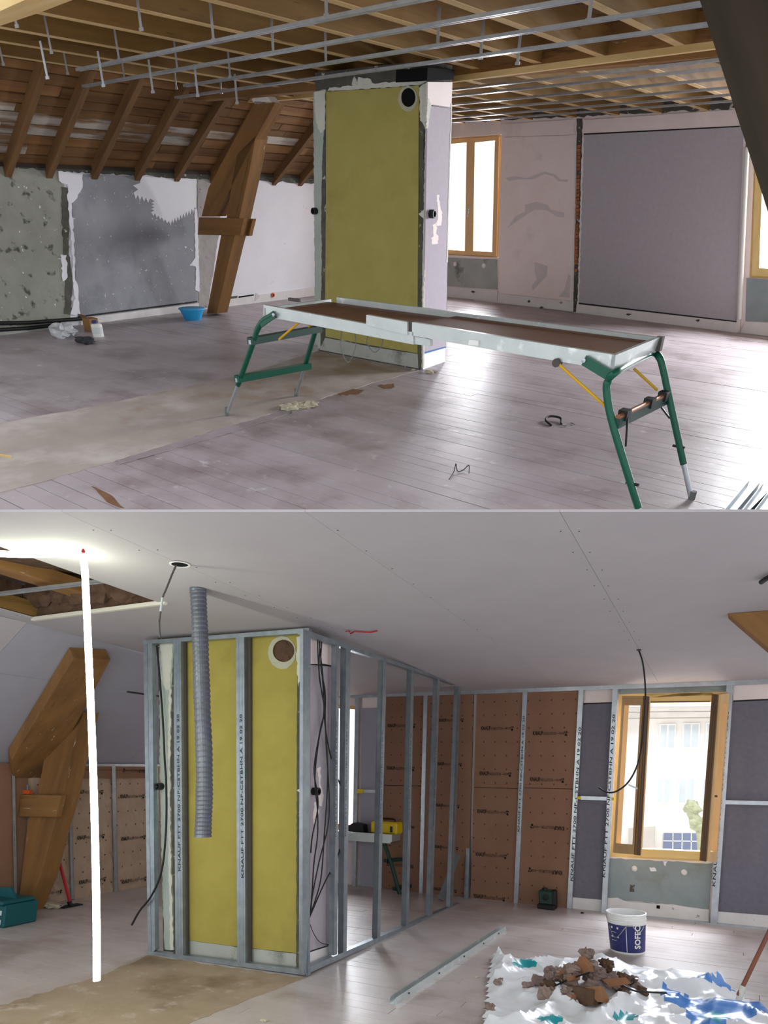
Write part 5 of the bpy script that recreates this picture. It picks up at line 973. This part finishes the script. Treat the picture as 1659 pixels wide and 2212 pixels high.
# ---- tarpaulin and rubble
po = [(1036, 2230), (1046, 2165), (1052, 2100), (1064, 2066), (1110, 2076), (1190, 2070), (1260, 2082), (1360, 2088), (1470, 2102), (1540, 2112), (1600, 2150), (1659, 2190), (1720, 2240), (1720, 2300), (1030, 2300)]
PO = [L.z(*p)[:2] for p in po]
def inside(x, y):
    r = False; n = len(PO)
    for i in range(n):
        (x0, y0), (x1, y1) = PO[i], PO[(i + 1) % n]
        if (y0 > y) != (y1 > y) and x < (x1 - x0) * (y - y0) / (y1 - y0) + x0: r = not r
    return r
from mathutils import noise as mn
g = .028; xs0, ys0 = min(p[0] for p in PO), min(p[1] for p in PO); nx, ny = int((max(p[0] for p in PO) - xs0) / g) + 2, int((max(p[1] for p in PO) - ys0) / g) + 2
def hgt(x, y):
    v = Vector((x * 1.7 + y * .5, y * 1.5 - x * .4, 1.3)); a = 1 - abs(mn.noise(v)) * 2; b = 1 - abs(mn.noise(v * 2.6 + Vector((9, 3, 1)))) * 2; c = 1 - abs(mn.noise(v * 6 + Vector((2, 7, 1)))) * 2
    return max(.004, .07 * max(a, 0) ** 2.4 + .045 * max(b, 0) ** 2.4 + .014 * max(c, 0) ** 1.5 + .006)
vs_, ix, fs = [], {}, []
for j in range(ny):
    for i in range(nx):
        x, y = xs0 + i * g, ys0 + j * g
        if inside(x, y):
            k = 1; 
            edge = min(1 if inside(x + dx, y + dy) else 0 for dx, dy in ((g * 1.6, 0), (-g * 1.6, 0), (0, g * 1.6), (0, -g * 1.6)))
            ix[i, j] = len(vs_); vs_.append((x + random.uniform(-.004, .004), y + random.uniform(-.004, .004), hgt(x, y) if edge else .006 + .4 * hgt(x, y)))
for (i, j), a in list(ix.items()):
    q = [(i, j), (i + 1, j), (i + 1, j + 1), (i, j + 1)]
    if all(p in ix for p in q): fs.append([ix[p] for p in q])
tp = single('tarpaulin', 'crumpled white and blue plastic tarpaulin spread under the rubble', 'tarpaulin', L, MB().add(vs_, fs), M['tarp'], smooth=True)
tp.data.materials.append(M['tblue']); tp.data.materials.append(M['tteal'])
for f in tp.data.polygons:
    w_ = np.array(f.center) + BASE[tp][1]; px = L.pr(w_); nz = mn.noise(Vector((w_[0] * 3, w_[1] * 3, 5.)))
    if px[0] > 1430 and px[1] > 2105 and nz > .02: f.material_index = 1
    if any(math.hypot((px[0] - a) / 26, (px[1] - b) / 9) < 1 for a, b in ((1132, 2081), (1190, 2202), (1350, 2196), (1545, 2195))): f.material_index = 2
for (q, d_) in (([(1115, 2082), (1150, 2074), (1148, 2085), (1118, 2090)], .09), ([(1165, 2200), (1215, 2193), (1195, 2206), (1170, 2210)], .08), ([(1338, 2188), (1362, 2176), (1352, 2210), (1336, 2212)], .08)):
    pass
def rub(x, y, z=.0): p = L.z(x, y); return p + [0, 0, z]
rg = random.Random(12)
for k in range(64):
    u, v = rg.gauss(0, 1), rg.gauss(0, 1); x = 1270 + u * 58; y = 2156 + v * 13; hgt_ = max(0, .27 * math.exp(-(u * u + v * v) / 1.6)); r = rg.uniform(.022, .06)
    single('rubble_clump', 'brown clump of mineral wool and plaster in the rubble heap on the tarpaulin', 'rubble', L, MB().blob(rub(x, y, .06 + hgt_ * rg.uniform(.3, 1)), r, r * rg.uniform(.6, 1), r * rg.uniform(.5, .9), .45, 10, 7, k), M['rubble'] if k % 4 else M['wool'], group='rubble clumps on the tarpaulin')
def shard(q, z, th, label, mt='rwood', tilt=(0, 0, 0)):
    P = [rub(x, y, zz) for (x, y), zz in zip(q, z)]; single('board_shard', label, 'board piece', L, MB().prism(P, th), M[mt], group='broken boards in the rubble', grain=(1, 0, .2))
PR = Plane(L, rub(1250, 2130), (0, 1, 0))
def shardp(q, d, label, mt='rwood', th=.02): single('board_shard', label, 'board piece', L, MB().prism(Plane(L, rub(1262, 2168), (.3, 1, 0)).pts(q, d), (.03, th + .01, .0)), M[mt], group='broken boards in the rubble', grain=(1, 0, .2))
shardp([(1252, 2066), (1268, 2086), (1272, 2100), (1240, 2108), (1228, 2112)], .02, 'pointed brown board shard standing up at the top of the heap')
shardp([(1206, 2072 + 30), (1222, 2086), (1232, 2088), (1222, 2112), (1208, 2112)], .03, 'small upright board fragment left of the pointed shard')
shardp([(1166, 2148), (1235, 2150), (1234, 2172), (1170, 2168)], .2, 'long brown board piece at the front left of the heap')
shardp([(1264, 2132), (1292, 2132), (1306, 2166), (1290, 2164)], .16, 'tilted brown board strip at the front of the heap')
shardp([(1300, 2116), (1340, 2112), (1352, 2126), (1318, 2132)], .02, 'pinkish board scrap on the right of the heap')
shardp([(1222, 2112), (1240, 2106), (1236, 2118), (1226, 2120)], .12, 'tiny board chip in the middle of the heap')
shardp([(1235, 2130), (1282, 2138), (1280, 2172), (1248, 2170)], .17, 'dark rounded lump of old board at the heap front', 'wool')
for k, q in enumerate(([(1198, 2130), (1230, 2115), (1275, 2100)], [(1330, 2120), (1370, 2140), (1400, 2143), (1440, 2145)], [(1245, 2160), (1252, 2184)], [(1360, 2128), (1370, 2122), (1368, 2112)])):
    P = Plane(L, rub(1262, 2168), (.3, 1, 0)).pts(q, (.1, -.1, .2, -.1)[k]); P = [np.array([p[0], p[1], max(p[2], .05)]) for p in P]; single('wire_scrap', ('dark wire lying across the top of the rubble heap', 'black cable stub trailing right from the heap', 'short pale stick at the front of the heap', 'little wire hook right of the heap')[k], 'wire', L, MB().tube(smoothpath(P, 5), .006, 6), M['black'] if k != 2 else M['cream'])
for k, (x, y, r) in enumerate(((1140, 2150, .04), (1058, 2198, .035), (1075, 2140, .03), (1082, 2136, .02))):
    single('plaster_lump', ('grey brown lump at the left edge of the heap', 'brown lump at the lower left tarpaulin corner', 'small brown lump on the left tarpaulin fold', 'tiny brown lump beside another on the left tarpaulin fold')[k], 'lump', L, MB().blob(rub(x, y, .06), r, r, r * .6, .4, 9, 6, k), M['rubble'])
a, b = L.z(1596, 2172), None; PS = Plane(L, a, (0, 1, 0)); e = PS.pt(1662, 2046) + [0, .1, 0]; e = e + (e - a) * .6
bh = thing('broom', 'brown wooden handle leaning in from the right edge onto the tarpaulin', 'broom', L, a); part(bh, 'handle', MB().tube([a + [0, 0, .06], e + [0, 0, .06]], .014, 10), M['stick'], smooth=True); part(bh, 'ferrule', MB().tube([a + [0, 0, .03], a + (e - a) * .1 + [0, 0, .06]], .02, 10), M['cream'])
